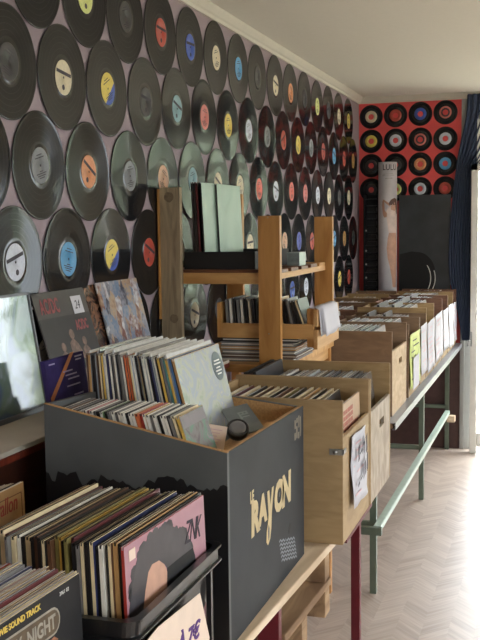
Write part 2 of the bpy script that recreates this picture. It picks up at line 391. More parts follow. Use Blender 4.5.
rows = [(2.268, 2.219, ['dark', 'dark', 'lime', 'dark', 'red', 'blue', 'cream', 'skyblue', 'dark', 'cream', 'orange', 'dark', 'lime', 'dark', 'cream', 'yellow']),
        (2.010, 2.369, ['dark', 'cream', 'split', 'dark', 'teal', 'pink', 'yellow', 'white', 'grey', 'red', 'yellow', 'grey', 'red', 'skyblue', 'red', 'ochre']),
        (1.753, 2.218, ['dark', 'grey', 'orange', 'grey', 'peach', 'teal', 'cream', 'cream', 'coral', 'white', 'coral', 'pink', 'white', 'cream', 'dark', 'cream']),
        (1.488, 2.369, ['white', 'skyblue', 'split', 'red', 'cream', 'dark', 'teal', 'cream', 'coral', 'peach', 'violet', 'red', 'cream', 'skyblue', 'ochre', 'dark']),
        (1.228, 2.218, ['dark', 'cream', 'red', 'grey', 'olive', 'cream', 'dark', 'grey', 'cream', 'cream', 'blue', 'white', 'grey', 'dark', 'yellow', 'red'])]
NAMECOL = dict(dark='dark', lime='lime yellow', split='yellow and blue', teal='pale teal', white='bluish white', peach='peach', skyblue='sky blue', olive='olive green', ochre='ochre')
rname = ['top wall row', 'second wall row', 'third wall row', 'fourth wall row', 'lowest wall row']
rr = random.Random(11)
for ri, (z, y0, cols) in enumerate(rows):
    for k, c in enumerate(cols):
        y = y0+.3025*k
        if y > 7.02 or (ri == 0 and k == 0): continue
        nth = ORD[k+(ri > 0)]+' from left' if ri < 4 else ORD[sum(y0+.3025*q <= 7.02 for q in range(len(cols)))-k]+' from the corner'
        if rec0 is None:
            o = bpy.data.objects.new('wall_record', RM); COL.objects.link(o); rec0 = o
            l = bpy.data.objects.new('label', LM['lines']); COL.objects.link(l); l.parent = o; lab0 = l
        else:
            o = rec0.copy(); COL.objects.link(o); l = lab0.copy(); COL.objects.link(l); l.parent = o
        kind = 'split' if c == 'split' else rr.choice(['lines', 'lines', 'band'])
        l.data = LM[kind]
        o.location = (WX+.0034+.0012*(rr.random()), y+rr.uniform(-.004, .004), z+rr.uniform(-.005, .005))
        o.rotation_euler = Euler((0, PI/2, 0)).to_matrix().to_4x4().to_euler()
        o.rotation_euler = (Matrix.Rotation(PI/2, 4, 'Y') @ Matrix.Rotation(PI/2+rr.uniform(-.5, .5), 4, 'Z')).to_euler()
        setmat(l, 0, LABELS['yellow' if c == 'split' else c])
        tag(o, f'black record with {NAMECOL.get(c, c)} label, {nth} in {rname[ri]}', 'record', 'records fixed to the lilac wall')
# singles on the red wall
sing = [['cream', 'red', 'blue', 'pink'], ['yellow', 'white', 'pink', 'white'], ['dark', 'dark', 'orange', 'skyblue'], ['dark', 'lime', 'white', 'red']]
def single_mesh():
    R = .0822
    prof = [(.019, -.001), (R-.001, -.001), (R, 0), (R-.001, .001), (R-.003, .0008), (.060, .0008), (.046, .0007), (.043, .0010), (.019, .0010)]
    return MB().lathe(prof, 56, [1, 1, 1, 1, 0, 1, 1, 1, 1], closed=True).mesh('wall_single', [M_VINYL, M_WAX])
SM = single_mesh()
SLM = MB().lathe([(.0192, .0011), (.0192, .0016), (.042, .0016), (.042, .0011)], 40, closed=True).mesh('label', [LABELS['cream']])
b = MB().lathe([(.0192, .0017), (.0192, .0020), (.030, .0020), (.030, .0017)], 32, closed=True); SRM = b.mesh('label_ring', [M_INK])
s0 = None
vcol = ['topmost', 'second', 'third', 'fourth']
for r in range(4):
    for c in range(4):
        if s0 is None:
            o = bpy.data.objects.new('wall_single', SM); COL.objects.link(o); l = bpy.data.objects.new('label', SLM); COL.objects.link(l); l.parent = o; s0, l0 = o, l
        else:
            o = s0.copy(); COL.objects.link(o); l = l0.copy(); COL.objects.link(l); l.parent = o
        k = sing[r][c]; setmat(l, 0, LABELS[k])
        if k in ('pink', 'dark'):
            q = bpy.data.objects.new('label_ring', SRM); COL.objects.link(q); q.parent = l; setmat(q, 0, M_INK)
        o.location = (-1.291+.171*c, 7.147, 2.325-.169*r+.003*c*(r == 0)); o.rotation_euler = (PI/2, 0, 0)
        tag(o, f'small single with {NAMECOL.get(k, k)} label on red wall, {vcol[r]} row, {ORD[c+1]} from corner', 'record', 'singles fixed to the red wall')

# ------------------------------------------------------------------ sleeves
def sleeve_mesh(name, w, h, t):
    """cardboard sleeve: origin bottom centre, faces +-x, spine towards -y, slot along the top"""
    b = MB(); a = t/2; g = a*.45
    sec = [(-a, 0), (a, 0), (a*1.04, h*.5), (a, h-.0006), (a-.0003, h), (g, h), (g, h-.005), (-g, h-.005), (-g, h), (-a+.0003, h), (-a, h-.0006), (-a*1.04, h*.5)]
    v0 = [b.bm.verts.new((x, -w/2, z)) for x, z in sec]; v1 = [b.bm.verts.new((x, w/2, z)) for x, z in sec]
    n = len(sec)
    b.bm.faces.new(v0[::-1]).material_index = 1; b.bm.faces.new(v1).material_index = 1
    for i in range(n):
        q = b.bm.faces.new((v0[i], v0[(i+1) % n], v1[(i+1) % n], v1[i]))
        q.material_index = 0 if i in (1, 2, 10, 11) else (2 if i in (5, 6, 7) else 1)
    return b.mesh(name, [M_PAPER, M_PAPER, M_PAPER])
SLV = {}
def sleeve(loc, lean, t, w=.315, h=.315, cover=None, edge=None, inner=None, name='record_sleeve', rotz=0):
    key = (round(t, 4), w, h, name)
    if key not in SLV: SLV[key] = sleeve_mesh(name, w, h, t)
    o = bpy.data.objects.new(name, SLV[key]); COL.objects.link(o)
    o.location = loc; o.rotation_euler = (0, -math.radians(lean), rotz)
    for i, m in enumerate((cover, edge or cover, inner or M_PAPER)):
        if m: setmat(o, i, m)
    return o
CM = {n: mat('card_'+n, c, .42, var=.14, scale=25, coat=.25) for n, c in dict(
    cream=(216, 198, 160), white=(222, 218, 208), black=(28, 26, 26), brown=(96, 66, 46), yellow=(206, 170, 82), grey=(120, 118, 116), navy=(40, 46, 84), red=(160, 52, 44),
    orange=(200, 104, 62), tan=(180, 140, 92), pink=(200, 140, 142), blue=(70, 110, 160), teal=(86, 140, 144), green=(92, 120, 78), maroon=(92, 34, 38), olive=(122, 112, 64)).items()}
PLASTIC = {n: mat('plastic_'+n, c, .14, var=.1, scale=40, coat=.8, spec=.6) for n, c in dict(clear=(206, 210, 212), grey=(150, 154, 158), smoke=(98, 100, 104), milk=(228, 226, 220)).items()}

# ---- foreground crates
def crate(label, x0, x1, y0, y1, z0, z1):
    t = empty('record_crate', label, 'crate', ((x0+x1)/2, (y0+y1)/2, z0))
    X0, X1, Y0, Y1, H = x0-(x0+x1)/2, x1-(x0+x1)/2, y0-(y0+y1)/2, y1-(y0+y1)/2, z1-z0
    def loop(g, zz, rad=.022, n=5):
        p = []
        for cx, cyy, a0 in ((X1-g-rad, Y1-g-rad, 0), (X0+g+rad, Y1-g-rad, 90), (X0+g+rad, Y0+g+rad, 180), (X1-g-rad, Y0+g+rad, 270)):
            for k in range(n+1):
                a = math.radians(a0+90*k/n); p.append((cx+rad*math.cos(a), cyy+rad*math.sin(a), zz))
        return p
    def shell(b, levels):
        rings = [[b.bm.verts.new(p) for p in loop(g, zz)] for g, zz in levels]
        for A, B in zip(rings, rings[1:]):
            for k in range(len(A)): b.bm.faces.new((A[k], A[(k+1) % len(A)], B[(k+1) % len(A)], B[k])).smooth = False
        return rings
    b = MB(); R = shell(b, [(.022, 0), (.012, H-.02), (.016, H-.02), (.026, .006)]); b.bm.faces.new(R[0][::-1]); b.bm.faces.new(R[-1])
    b.box(X1-.012, X1-.003, Y1-.07, Y1-.06, .01, H-.03)
    b.build('body', M_PLASTIC, t)
    b = MB(); shell(b, [(.012, H-.030), (0, H-.030), (0, H-.027), (.005, H-.026), (.005, H-.005), (0, H-.004), (0, H), (.013, H), (.014, H-.030), (.012, H-.030)]); b.build('rim', M_PLASTIC, t)
    return t
TT = .735        # top of the near table
cr1 = crate('black plastic crate of records holding the pink sleeve in front of the charcoal box', -.93, -.588, 1.328, 1.735, TT, .998)
cr2 = crate('black plastic crate nearest the viewer, holding the dark soundtrack sleeve', -1.01, -.645, .90, 1.318, TT, .965)
cr3 = crate('black plastic crate beside the dark panel, holding the beige sleeve', -1.092, -.945, 1.335, 1.80, TT, 1.0)
# price sheet on the first crate (crate space: subtract its origin)
ox, oy, oz = cr1.location
b = MB(); P = [(-.0-.0, 0)]
pts = [(1.36-oy, .962-oz), (1.40-oy, .966-oz), (1.59-oy, .952-oz), (1.635-oy, .855-oz), (1.61-oy, .79-oz), (1.36-oy, .78-oz)]
patch(b, (-.585-ox, 0, 0), (0, 1, 0), (0, 0, 1), pts, .0008)
ps = b.build('price_sheet', M_PAPERB, cr1, label='pinkish price sheet with purple writing')
text('À 7€', 'lettering', .040, (-.5842-ox, 1.476-oy, .888-oz), (0, 1, -.08), (0, .12, 1), M_INKP, ps, bold=.0009, shear=.15, space=.95, sx=1.3)
# records in the pink crate
rs = random.Random(5)
CB1 = ['maroon', 'cream', 'grey', 'cream', 'maroon', 'grey', 'cream', 'white', 'black', 'cream', 'cream', 'black', 'brown', 'black', 'black', 'brown', 'olive', 'yellow', 'black', 'olive', 'maroon', 'black', 'grey', 'cream', 'black', 'navy', 'black', 'white', 'black', 'brown', 'tan', 'black']
ph = math.radians(2.8); nrm = Vector((math.cos(ph), -math.sin(ph), 0)); along = Vector((math.sin(ph), math.cos(ph), 0))
PC = Vector((-.6195, 1.526, .783)); dd = .0035
for i, c in enumerate(reversed(CB1)):
    t = (.006, .0072, .005)[i % 3]
    if c == 'tan': t = .0078
    dd += t/2+.0007
    edge = CM['cream'] if (c in ('black', 'brown', 'navy', 'tan') and rs.random() < .25) else CM[c]
    p = PC-nrm*dd+along*rs.uniform(-.006, .01); p.x += .011; p.z += rs.uniform(-.004, .004)
    o = sleeve(p, 2.0, t, cover=CM[c], edge=edge, inner=CM['black'], rotz=-ph)
    tag(o, f'{c} record sleeve, {ORD[i+1]} behind the pink sleeve in its black crate', 'record sleeve', 'sleeves in the pink sleeve crate')
    dd += t/2+.0007
# the pink sleeve
M_PINK = mat('dusty_pink_print', (168, 122, 133), .4, var=.06, coat=.1)
pk = sleeve((PC.x+.011, PC.y, PC.z), 2.0, .005, cover=M_PINK, edge=CM['red'], rotz=-ph); pk.name = 'record_sleeve'
tag(pk, 'pink record sleeve printed with a dark bushy head silhouette, at the front of its crate', 'record sleeve', 'sleeves in the pink sleeve crate')
F = .0026
b = MB()
hair = [(-.150, .02), (-.151, .215), (-.139, .245), (-.126, .271), (-.109, .292), (-.079, .302), (-.043, .305), (-.017, .308), (.004, .304), (.03, .292), (.057, .280), (.067, .272), (.072, .261), (.087, .246), (.094, .236), (.05, .234), (-.01, .235), (-.02, .245), (-.039, .257), (-.065, .259), (-.08, .251), (-.094, .225), (-.104, .198), (-.12, .02)]
patch(b, (F, 0, 0), (0, 1, 0), (0, 0, 1), hair, .0004)
for q in range(1, 14):     # ragged curls round the silhouette
    a_, z_ = hair[q]
    for w_ in range(2):
        u_ = rs.random(); a2, z2 = hair[q+1]
        patch(b, (F, 0, 0), (0, 1, 0), (0, 0, 1), disc2(a_+(a2-a_)*u_, z_+(z2-z_)*u_-.003, .007+.003*(q % 3), 8), .0003)
b.build('silhouette', mat('charcoal_print', (66, 62, 66), .4, var=.15), pk)
b = MB(); patch(b, (F, 0, 0), (0, 1, 0), (0, 0, 1), [(-.12, .02), (-.104, .198), (-.094, .225), (-.08, .251), (-.065, .259), (-.039, .257), (-.02, .244), (-.011, .23), (-.014, .206), (-.014, .02)], .0005); b.build('face_print', M_SKIN, pk)
b = MB(); patch(b, (F, 0, 0), (0, 1, 0), (0, 0, 1), [(-.014, .02), (-.014, .208), (-.01, .235), (.028, .236), (.098, .236), (.106, .22), (.12, .12), (.13, .02)], .0006); b.build('shoulder_print', M_BLK, pk)
b = MB(); patch(b, (F, 0, 0), (0, 1, 0), (0, 0, 1), rect(-.143, -.122, .288, .305), .0009); b.build('price_sticker', M_PAPERB, pk)
text('ZNK', 'lettering', .056, (F+.0003, .064, .252), (0, 1, -.08), (0, .15, 1), M_INK, pk, ext=.0003, shear=.3, space=.8, sx=.66)
# soundtrack crate
CB2 = ['tan', 'olive', 'grey', 'red', 'yellow', 'cream', 'grey', 'navy', 'white', 'pink', 'brown', 'cream', 'maroon', 'black', 'brown', 'cream']
dd = .004; PS = Vector((-.6735, 1.138, .765))
for i, c in enumerate(reversed(CB2)):
    t = (.007, .009, .006)[i % 3]; dd += t/2+.001
    p = PS-nrm*dd+along*rs.uniform(-.008, .010); p.x += .011; p.z += rs.uniform(-.003, .003)
    o = sleeve(p, 2, t, cover=CM[c], edge=CM['cream'] if c in ('black', 'brown') else CM[c], rotz=-ph)
    tag(o, f'{c} record sleeve, {ORD[i+1]} behind the dark soundtrack sleeve in the nearest crate', 'record sleeve', 'sleeves in the soundtrack crate')
    dd += t/2+.001
M_DKCOV = mat('near_black_cover', (24, 24, 26), .5, var=.15, spec=.3)
sk = sleeve((PS.x+.011, PS.y, PS.z), 2, .0055, cover=M_DKCOV, edge=CM['cream'], rotz=-ph)
tag(sk, 'dark soundtrack record sleeve with yellow title and silver badge, front of the nearest crate', 'record sleeve', 'sleeves in the soundtrack crate')
F = .0029
text('ORIGINAL MOVIE SOUND TRACK', 'lettering', .0115, (F, -.115, .300), (0, 1, 0), (0, 0, 1), M_YELLOWT, sk, ext=.0003, bold=.0003, space=.97, sx=.97)
def stadium(a0, a1, b0, b1, n=8):
    r = (b1-b0)/2; m = (b0+b1)/2; p = []
    for k in range(n+1): t = -PI/2+PI*k/n; p.append((a1-r+r*math.cos(t), m+r*math.sin(t)))
    for k in range(n+1): t = PI/2+PI*k/n; p.append((a0+r+r*math.cos(t), m+r*math.sin(t)))
    return p
b = MB(); patch(b, (F, 0, 0), (0, 1, 0), (0, 0, 1), stadium(-.15, .098, .252, .291), .0003); bg = b.build('badge', M_CHROME, sk)
b = MB(); patch(b, (F+.0003, 0, 0), (0, 1, 0), (0, 0, 1), stadium(-.147, .095, .255, .288), .0002); b.build('badge_field', mat('bronze_print', (84, 68, 48), .4, var=.3, scale=60), bg)
text('NIGHT', 'lettering', .028, (F+.0006, .012, .262), (0, 1, 0), (0, 0, 1), M_CHROME, bg, ext=.0002, bold=.0008, sx=.84)
text('Y', 'lettering', .028, (F+.0006, -.014, .262), (0, 1, 0), (0, 0, 1), M_CHROME, bg, ext=.0002, bold=.0008, sx=.8)
b = MB(); patch(b, (F, 0, 0), (0, 1, 0), (0, 0, 1), [(-.15, .22), (-.02, .235), (.08, .25), (.09, .243), (.05, .21), (.02, .17), (-.15, .12)], .0003); b.build('picture_print', art('brown_print', [(70, 40, 30), (150, 96, 70), (200, 170, 130)], 40), sk)
text('3961 02', 'catalogue_number', .008, (F, .10, .300), (0, 1, 0), (0, 0, 1), M_WHITEINK, sk, ext=.0002)
# beige sleeve crate
for i, c in enumerate(('black', 'tan', 'black')):
    o = sleeve((-1.022-.011*i, 1.585-.006*i, .762-.002*i), 2, .007, cover=CM[c], edge=CM['cream'])
    tag(o, f'{c} record sleeve, {ORD[i+1]} behind the beige sleeve with red lettering', 'record sleeve', 'sleeves in the beige sleeve crate')
bs = sleeve((-1.002, 1.588, .766), 2, .006, cover=CM['tan'], edge=CM['cream'])
tag(bs, 'beige record sleeve with red script lettering, in the crate beside the dark panel', 'record sleeve', 'sleeves in the beige sleeve crate')
text('orallon', 'lettering', .046, (.0031, .035, .268), (0, 1, 0), (0, 0, 1), M_INKR, bs, ext=.0003, shear=.2, sx=.72)
b = MB()
for a0, a1, b0, b1 in ((-.15, .148, .296, .298), (.146, .148, .01, .296)): patch(b, (.0031, 0, 0), (0, 1, 0), (0, 0, 1), rect(a0, a1, b0, b1), .0003)
b.build('printed_border', mat('brown_line', (120, 76, 50)), bs)

# ------------------------------------------------------------------ near table: red steel legs, pale plank edge
tb = empty('display_table', 'long table on burgundy steel legs with a pale plank edge under the charcoal box', 'table', (-.95, 2.1, 0))
def tp(mb, name, m, bevel=0, lab=None):
    for v in mb.bm.verts: v.co -= Vector((-.95, 2.1, 0))
    return mb.build(name, m, tb, bevel, label=lab)
tp(MB().box(-1.09, -.66, .82, 3.36, TT-.022, TT), 'tabletop', M_ROUGHW)
b = MB(); b.prism([(-.72, .82, TT-.022), (-.659, .82, TT-.022), (-.572, 2.64, TT-.022), (-.66, 2.64, TT-.022)], (0, 0, .0215)); tp(b, 'front_plank', M_PALEW, .0015, 'pale front plank')
for y in (.95, 2.165, 2.90):
    xr = -.560 if y > 2.5 else (-.6055 if y > 1.5 else -.665)
    wl = .05 if 1.5 < y < 2.5 else .026
    b = MB(); b.box(xr-wl, xr, y, y+.026, 0, TT-.023); b.box(xr-wl-.020, xr-wl+.0005, y+.002, y+.024, TT-.075, TT-.023); b.lathe([(0, 0), (.003, 0), (.003, .002), (0, .002)], 10, c=(0, 0, 0))
    for v in b.bm.verts:
        if v.co.length < .01: v.co = Vector((xr-wl-.011, y+.001, TT-.045))+Vector((v.co.x, -v.co.z, v.co.y))
    tp(b, 'leg', M_REDM, .001)
    b = MB(); b.box(-1.075, -1.049, y, y+.026, 0, TT-.023); tp(b, 'leg', M_REDM, .001)
    b = MB(); b.box(-1.05, xr-wl-.021, y+.004, y+.022, TT-.048, TT-.023); tp(b, 'cross_rail', M_REDM)
b = MB(); b.box(-.62, -.54, 2.62, 3.0, TT-.010, TT-.0005); tp(b, 'front_bracket', M_REDM)
# timber under-frame seen below the plank
b = MB(); b.prism([(-.70, 2.20, .609), (-.6, 2.20, .609), (-.583, 2.615, .609), (-.70, 2.615, .609)], (0, 0, .022)); tp(b, 'lower_board', M_ROUGHW, .0015)
b = MB(); b.box(-.66, -.587, 2.56, 2.615, .6315, TT-.023); tp(b, 'spacer_block', M_ROUGHW, .0015)
for y, x in ((2.56, -.585), (2.335, -.592)):
    b = MB(); b.box(x-.075, x-.002, y, y+.055, .535, .6085); tp(b, 'spacer_block', M_ROUGHW, .0015)
b = MB(); b.box(-1.05, -.7005, 2.565, 2.61, .61, .63); tp(b, 'cross_board', M_ROUGHW)

# ------------------------------------------------------------------ charcoal record box
bx = empty('record_box', 'large charcoal painted record box lettered in tan on its aisle side', 'box', (-.85, 2.16, TT))
OB = Vector((-.85, 2.16, TT))
def bp_(mb, name, m, bevel=0, lab=None, par=None):
    for v in mb.bm.verts: v.co -= OB
    return mb.build(name, m, par or bx, bevel, label=lab)
XL, XR, Y0, Y1 = -1.022, -.622, 1.86, 2.475
Zl, Zr, Zb = 1.216, 1.134, 1.121
th = .012
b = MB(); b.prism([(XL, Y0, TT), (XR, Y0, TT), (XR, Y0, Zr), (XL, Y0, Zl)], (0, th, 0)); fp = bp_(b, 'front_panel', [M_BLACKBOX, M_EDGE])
# bare black lower area with a ragged edge
b = MB(); rg = random.Random(2); up = []
x = XL
while x < XR:
    up.append((x, 1.066+.010*math.sin(x*40)+rg.uniform(-.007, .007)+(.014 if -1.0 < x < -.95 else 0)-(.018 if -.94 < x < -.90 else 0))); x += .007
b.prism([(XL, Y0-.0004, TT), (XR, Y0-.0004, TT), (XR, Y0-.0004, 1.068)]+[(p, Y0-.0004, q) for p, q in up[::-1]], (0, .0003, 0))
bp_(b, 'bare_patch', M_BLACKF, par=fp)
fp2 = bpy.data.objects['bare_patch']; 
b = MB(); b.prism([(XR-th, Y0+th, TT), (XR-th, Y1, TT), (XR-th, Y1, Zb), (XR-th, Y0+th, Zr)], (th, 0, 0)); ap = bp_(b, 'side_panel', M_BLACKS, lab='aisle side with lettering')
b = MB(); b.prism([(XL, Y0+th, TT), (XL, Y0+th, Zl), (-1.085, Y1, 1.17), (-1.085, Y1, TT)], (th, 0, 0)); bp_(b, 'side_panel', M_BLACKBOX)
b = MB(); b.prism([(-1.085+th, Y1-th, TT), (XR-th, Y1-th, TT), (XR-th, Y1-th, Zb), (-1.085+th, Y1-th, 1.17)], (0, th, 0)); bp_(b, 'back_panel', M_BLACKBOX)
# raw chipboard inside: lining, step and bottom
b = MB(); b.prism([(XL+th, Y0+th, 0), (XR-th, Y0+th, 0), (XR-th, Y1-th, 0), (-1.07, Y1-th, 0)], (0, 0, .012))
for v in b.bm.verts: v.co.z += .955
bp_(b, 'raised_floor', M_EDGE)
b = MB(); b.prism([(XR-th-.003, Y0+th, TT+.001), (XR-th-.003, Y1-th, TT+.001), (XR-th-.003, Y1-th, Zb-.002), (XR-th-.003, Y0+th, Zr-.002)], (.0028, 0, 0)); bp_(b, 'lining', M_EDGE)
b = MB(); b.prism([(-1.06, Y1-th-.003, TT+.001), (XR-th, Y1-th-.003, TT+.001), (XR-th, Y1-th-.003, Zb-.002), (-1.06, Y1-th-.003, 1.168)], (0, .0028, 0)); bp_(b, 'lining', M_EDGE)
b = MB(); b.box(-.735, -.6375, 2.062, Y1-th-.004, .968, 1.084); bp_(b, 'corner_step', M_EDGE)
b = MB(); b.box(XL+th, -.645, Y0+th+.001, 2.055, .968, 1.072); bp_(b, 'disc_step', M_EDGE)
b = MB()   # raw top edges
b.prism([(XL, Y0+.001, Zl), (XR, Y0+.001, Zr), (XR, Y0+.001, Zr+.0012), (XL, Y0+.001, Zl+.0012)], (0, th-.002, 0)); bp_(b, 'top_edge', M_EDGE)
b = MB(); b.prism([(XR-th+.001, Y0+th, Zr), (XR-th+.001, Y1, Zb), (XR-th+.001, Y1, Zb+.0012), (XR-th+.001, Y0+th, Zr+.0012)], (th-.004, 0, 0)); bp_(b, 'top_edge', M_EDGE)
# lettering on the aisle side
def fx(y, z): return (XR+.0003-OB.x, y-OB.y, z-OB.z)
text('LE', 'lettering', .034, fx(2.008, .993), (0, 1, 0), (0, 0, 1), M_TAN, ap, ext=.0003, bold=.0015, sx=.8)
for ch, y, z, s_, sx in (('R', 2.012, .921, .092, .95), ('A', 2.072, .928, .080, .95), ('O', 2.196, .919, .090, 1.0), ('N', 2.262, .917, .094, 1.0)):
    text(ch, 'lettering', s_*1.04, fx(y, z), (0, 1, 0), (0, .06, 1), M_TAN, ap, ext=.0003, bold=.0056, sx=sx*1.06)
b = MB()
def yz(pts): return [(p[0]-OB.y, p[1]-OB.z) for p in pts]
patch(b, (XR+.0002-OB.x, 0, 0), (0, 1, 0), (0, 0, 1), yz([(2.138, .985), (2.154, .985), (2.163, .948), (2.176, .985), (2.192, .985), (2.172, .925), (2.168, .895), (2.158, .872), (2.140, .862), (2.128, .872), (2.130, .895), (2.140, .91), (2.147, .93)]), .0006)
lt = b.build('lettering', M_TAN, ap)
b = MB(); patch(b, (XR+.0008-OB.x, 0, 0), (0, 1, 0), (0, 0, 1), yz([(2.143, .872), (2.150, .878), (2.152, .898), (2.146, .908), (2.140, .895)]), .0002)
patch(b, (XR+.0008-OB.x, 0, 0), (0, 1, 0), (0, 0, 1), yz(disc2(2.238, .953, .006, 12)), .0004)
b.build('letter_gap', M_BLACKBOX, ap)
b = MB()     # pale wavy rubbing below the name
for i in range(6):
    z0 = .842-.0105*i; p = []
    for k in range(13):
        y = 2.235+.012*k+.004*i; p.append((y, z0-.003*k+.005*(k % 2)))
    p2 = [(q[0], q[1]-.0045) for q in p][::-1]
    patch(b, (XR+.0002-OB.x, 0, 0), (0, 1, 0), (0, 0, 1), yz(p+p2), .0002)
b.build('wavy_mark', M_GREYP, ap)
b = MB(); patch(b, (XR+.0002-OB.x, 0, 0), (0, 1, 0), (0, 0, 1), yz([(2.32, .835), (2.335, .83), (2.345, .85), (2.335, .858), (2.325, .85)]), .0003)
patch(b, (XR+.0002-OB.x, 0, 0), (0, 1, 0), (0, 0, 1), yz([(2.29, .828), (2.30, .826), (2.30, .834)]), .0003); b.build('paint_chip', M_BLK, ap)
b = MB()
for (y, z, w, h_) in ((2.385, 1.05, .012, .018), (2.402, 1.052, .012, .03), (2.42, 1.048, .012, .016), (2.387, 1.078, .010, .022), (2.404, 1.09, .014, .012), (2.424, 1.075, .010, .03), (2.44, 1.05, .008, .05)):
    patch(b, (XR+.0002-OB.x, 0, 0), (0, 1, 0), (0, 0, 1), yz(rect(y, y+w, z, z+h_)), .0003)
b.build('stencil_mark', mat('worn_stencil', (128, 120, 104), .7), ap)

# LPs in the back of the charcoal box
CB3 = ['brown', 'tan', 'black', 'black', 'brown', 'cream', 'yellow', 'white', 'navy', 'white', 'grey', 'white', 'grey', 'grey', 'white', 'orange', 'orange', 'cream', 'white', 'black', 'cream', 'black', 'white', 'white', 'black', 'navy', 'white', 'black', 'yellow', 'grey', 'teal', 'yellow', 'blue']
n3 = len(CB3)
for i, c in enumerate(CB3):
    u = i/(n3-1); lean = 2.5+11.0*u
    xt = -1.060+.206*u
    h_ = .315; pc = i % 3 == 1 or i in (5, 12, 20, 30)
    t = (.0050, .0056, .0046)[i % 3]
    xb = xt+h_*math.sin(math.radians(lean))
    z = .972
    o = sleeve((xb, 2.300+rs.uniform(-.005, .004), z), lean, t, cover=PLASTIC[rs.choice(['clear', 'grey', 'smoke'])], edge=CM[c], inner=PLASTIC[rs.choice(['smoke', 'grey'])])
    # loose plastic outer cover standing proud of the card
    if pc:
        a = t/2; hh = rs.uniform(.002, .009); q = MB()
        q.prism([(-a*.9, -.155, .3153), (a*.9, -.155, .3153), (a*.3, -.150, .3156+hh), (0, -.150, .3157+hh)], (0, .309, 0))
        q.build('plastic_cover', PLASTIC[('grey', 'clear', 'smoke')[i % 3]], o)
    tag(o, f'{c} edged record sleeve, {ORD[n3-i]} behind the shiny white sleeve in the charcoal box', 'record sleeve', 'records in the charcoal box')
M_SHINY = art('shiny_white_cover', [(136, 150, 134), (158, 164, 154), (146, 154, 166), (172, 172, 156)], 12, 2.5, .25, .5)
ws = sleeve((-.845+.315*math.sin(math.radians(14.3)), 2.301, .972), 14.3, .006, cover=M_SHINY, edge=CM['tan'])
tag(ws, 'shiny white record sleeve with round grey sticker leaning in the charcoal box', 'record sleeve', 'records in the charcoal box')
b = MB(); patch(b, (.0032, 0, 0), (0, 1, 0), (0, 0, 1), disc2(.112, .262, .037, 28), .0004); st = b.build('round_sticker', mat('slate_sticker', (70, 84, 88), .5), ws)
b = MB()
for z, w in ((.276, .04), (.268, .05), (.258, .03), (.25, .042), (.242, .03)): patch(b, (.0037, 0, 0), (0, 1, 0), (0, 0, 1), rect(.112-w/2, .112+w/2, z-.0018, z+.0018), .0002)
b.build('sticker_print', M_WHITEINK, st)
# CDs in front of them
CB4 = ['black', 'grey', 'brown', 'black', 'grey', 'black'] + ['grey', 'white', 'pink', 'white', 'grey', 'black', 'green', 'black', 'grey', 'white', 'grey', 'white', 'white', 'black', 'white', 'tan', 'orange', 'red', 'yellow', 'white', 'grey', 'white', 'black', 'white', 'black', 'grey', 'cream']
n4 = len(CB4)
for i, c in enumerate(CB4):
    u = i/(n4-1); lean = 9+9*u; xt = -1.000+.252*u; t = (.0055, .0062)[i % 2]
    xb = xt+.128*math.sin(math.radians(lean))
    o = sleeve((xb, 1.960+rs.uniform(-.004, .004), 1.0745), lean, t, w=.142, h=.128, cover=CM[c], edge=CM[c] if i % 3 else CM['white'], inner=CM['black'], name='cd_case')
    tag(o, f'{c} disc case, {ORD[n4-i]} behind the pictured disc case in the charcoal box', 'disc case', 'discs in the charcoal box')
M_CDART = art('grey_green_art', [(34, 30, 38), (84, 62, 66), (106, 96, 98), (74, 118, 92), (128, 112, 118)], 20, 1.5, .45, .05)
cd = sleeve((-.737+.128*math.sin(math.radians(19)), 1.960, 1.0745), 19, .0065, w=.142, h=.128, cover=M_CDART, edge=CM['yellow'], name='cd_case')
tag(cd, 'disc case with grey and green picture cover, foremost in the charcoal box', 'disc case', 'discs in the charcoal box')
b = MB(); patch(b, (.0034, 0, 0), (0, 1, 0), (0, 0, 1), rect(-.068, .068, .100, .125), .0003); b.build('title_band', mat('pale_print', (120, 112, 114), .5), cd)
# loose things in the empty corner
cR, cU, cO = Vector((.044, .012, -.008)).normalized(), Vector((-.10, .10, 1)).normalized(), Vector((-.757, 2.082, 1.0875))
cU = (cU-cR*cU.dot(cR)).normalized(); cN = cR.cross(cU)
b = MB(); patch(b, cO, cR, cU, rect(0, .050, 0, .058), .0012)
ob = b.build('price_card', M_PAPERB); tag(ob, 'pinkish white card with printed lines beside the round tin in the charcoal box', 'card')
b = MB()
for k in range(6): patch(b, cO+cN*.0013, cR, cU, rect(.006, .030+.005*(k % 3), .012+.007*k, .0135+.007*k), .0003)
b.build('printed_lines', M_INKRL, ob)
P2 = Vector((-.748, 2.40, 1.136)); Ag = (Vector((-.658, 2.25, 1.106))-P2); La = Ag.length; Ag.normalize()
Bg = Vector((-.044, -.040, -.014)); Bg = (Bg-Ag*Bg.dot(Ag)).normalized(); ng = Bg.cross(Ag)
gs = MB(); patch(gs, P2-ng*.004, Bg, Ag, rect(0, .068, 0, La), .004)
go = gs.build('single_sleeve', mat('slate_card', (116, 122, 124), .45, var=.1, coat=.1), bevel=.0005); tag(go, 'small slate grey sleeve with pale letters lying in the charcoal box corner', 'record sleeve')
text('ELL', 'lettering', .032, P2+ng*.0002+Ag*.045+Bg*.036, Ag, -Bg, mat('dim_letters', (150, 158, 158)), go, ext=.0002, bold=.001)
b = MB().lathe([(0, -.009), (.024, -.009), (.026, -.007), (.026, .007), (.0245, .009), (.021, .009), (.020, .0075), (0, .0075)], 40)
dk = b.build('round_tin', M_PLASTIC); dk.matrix_world = Matrix.Translation((-.706, 2.19, 1.112)) @ Vector((.25, -.62, .72)).to_track_quat('Z', 'Y').to_matrix().to_4x4()
tag(dk, 'small round black tin with grey lid lying in the charcoal box corner', 'tin')
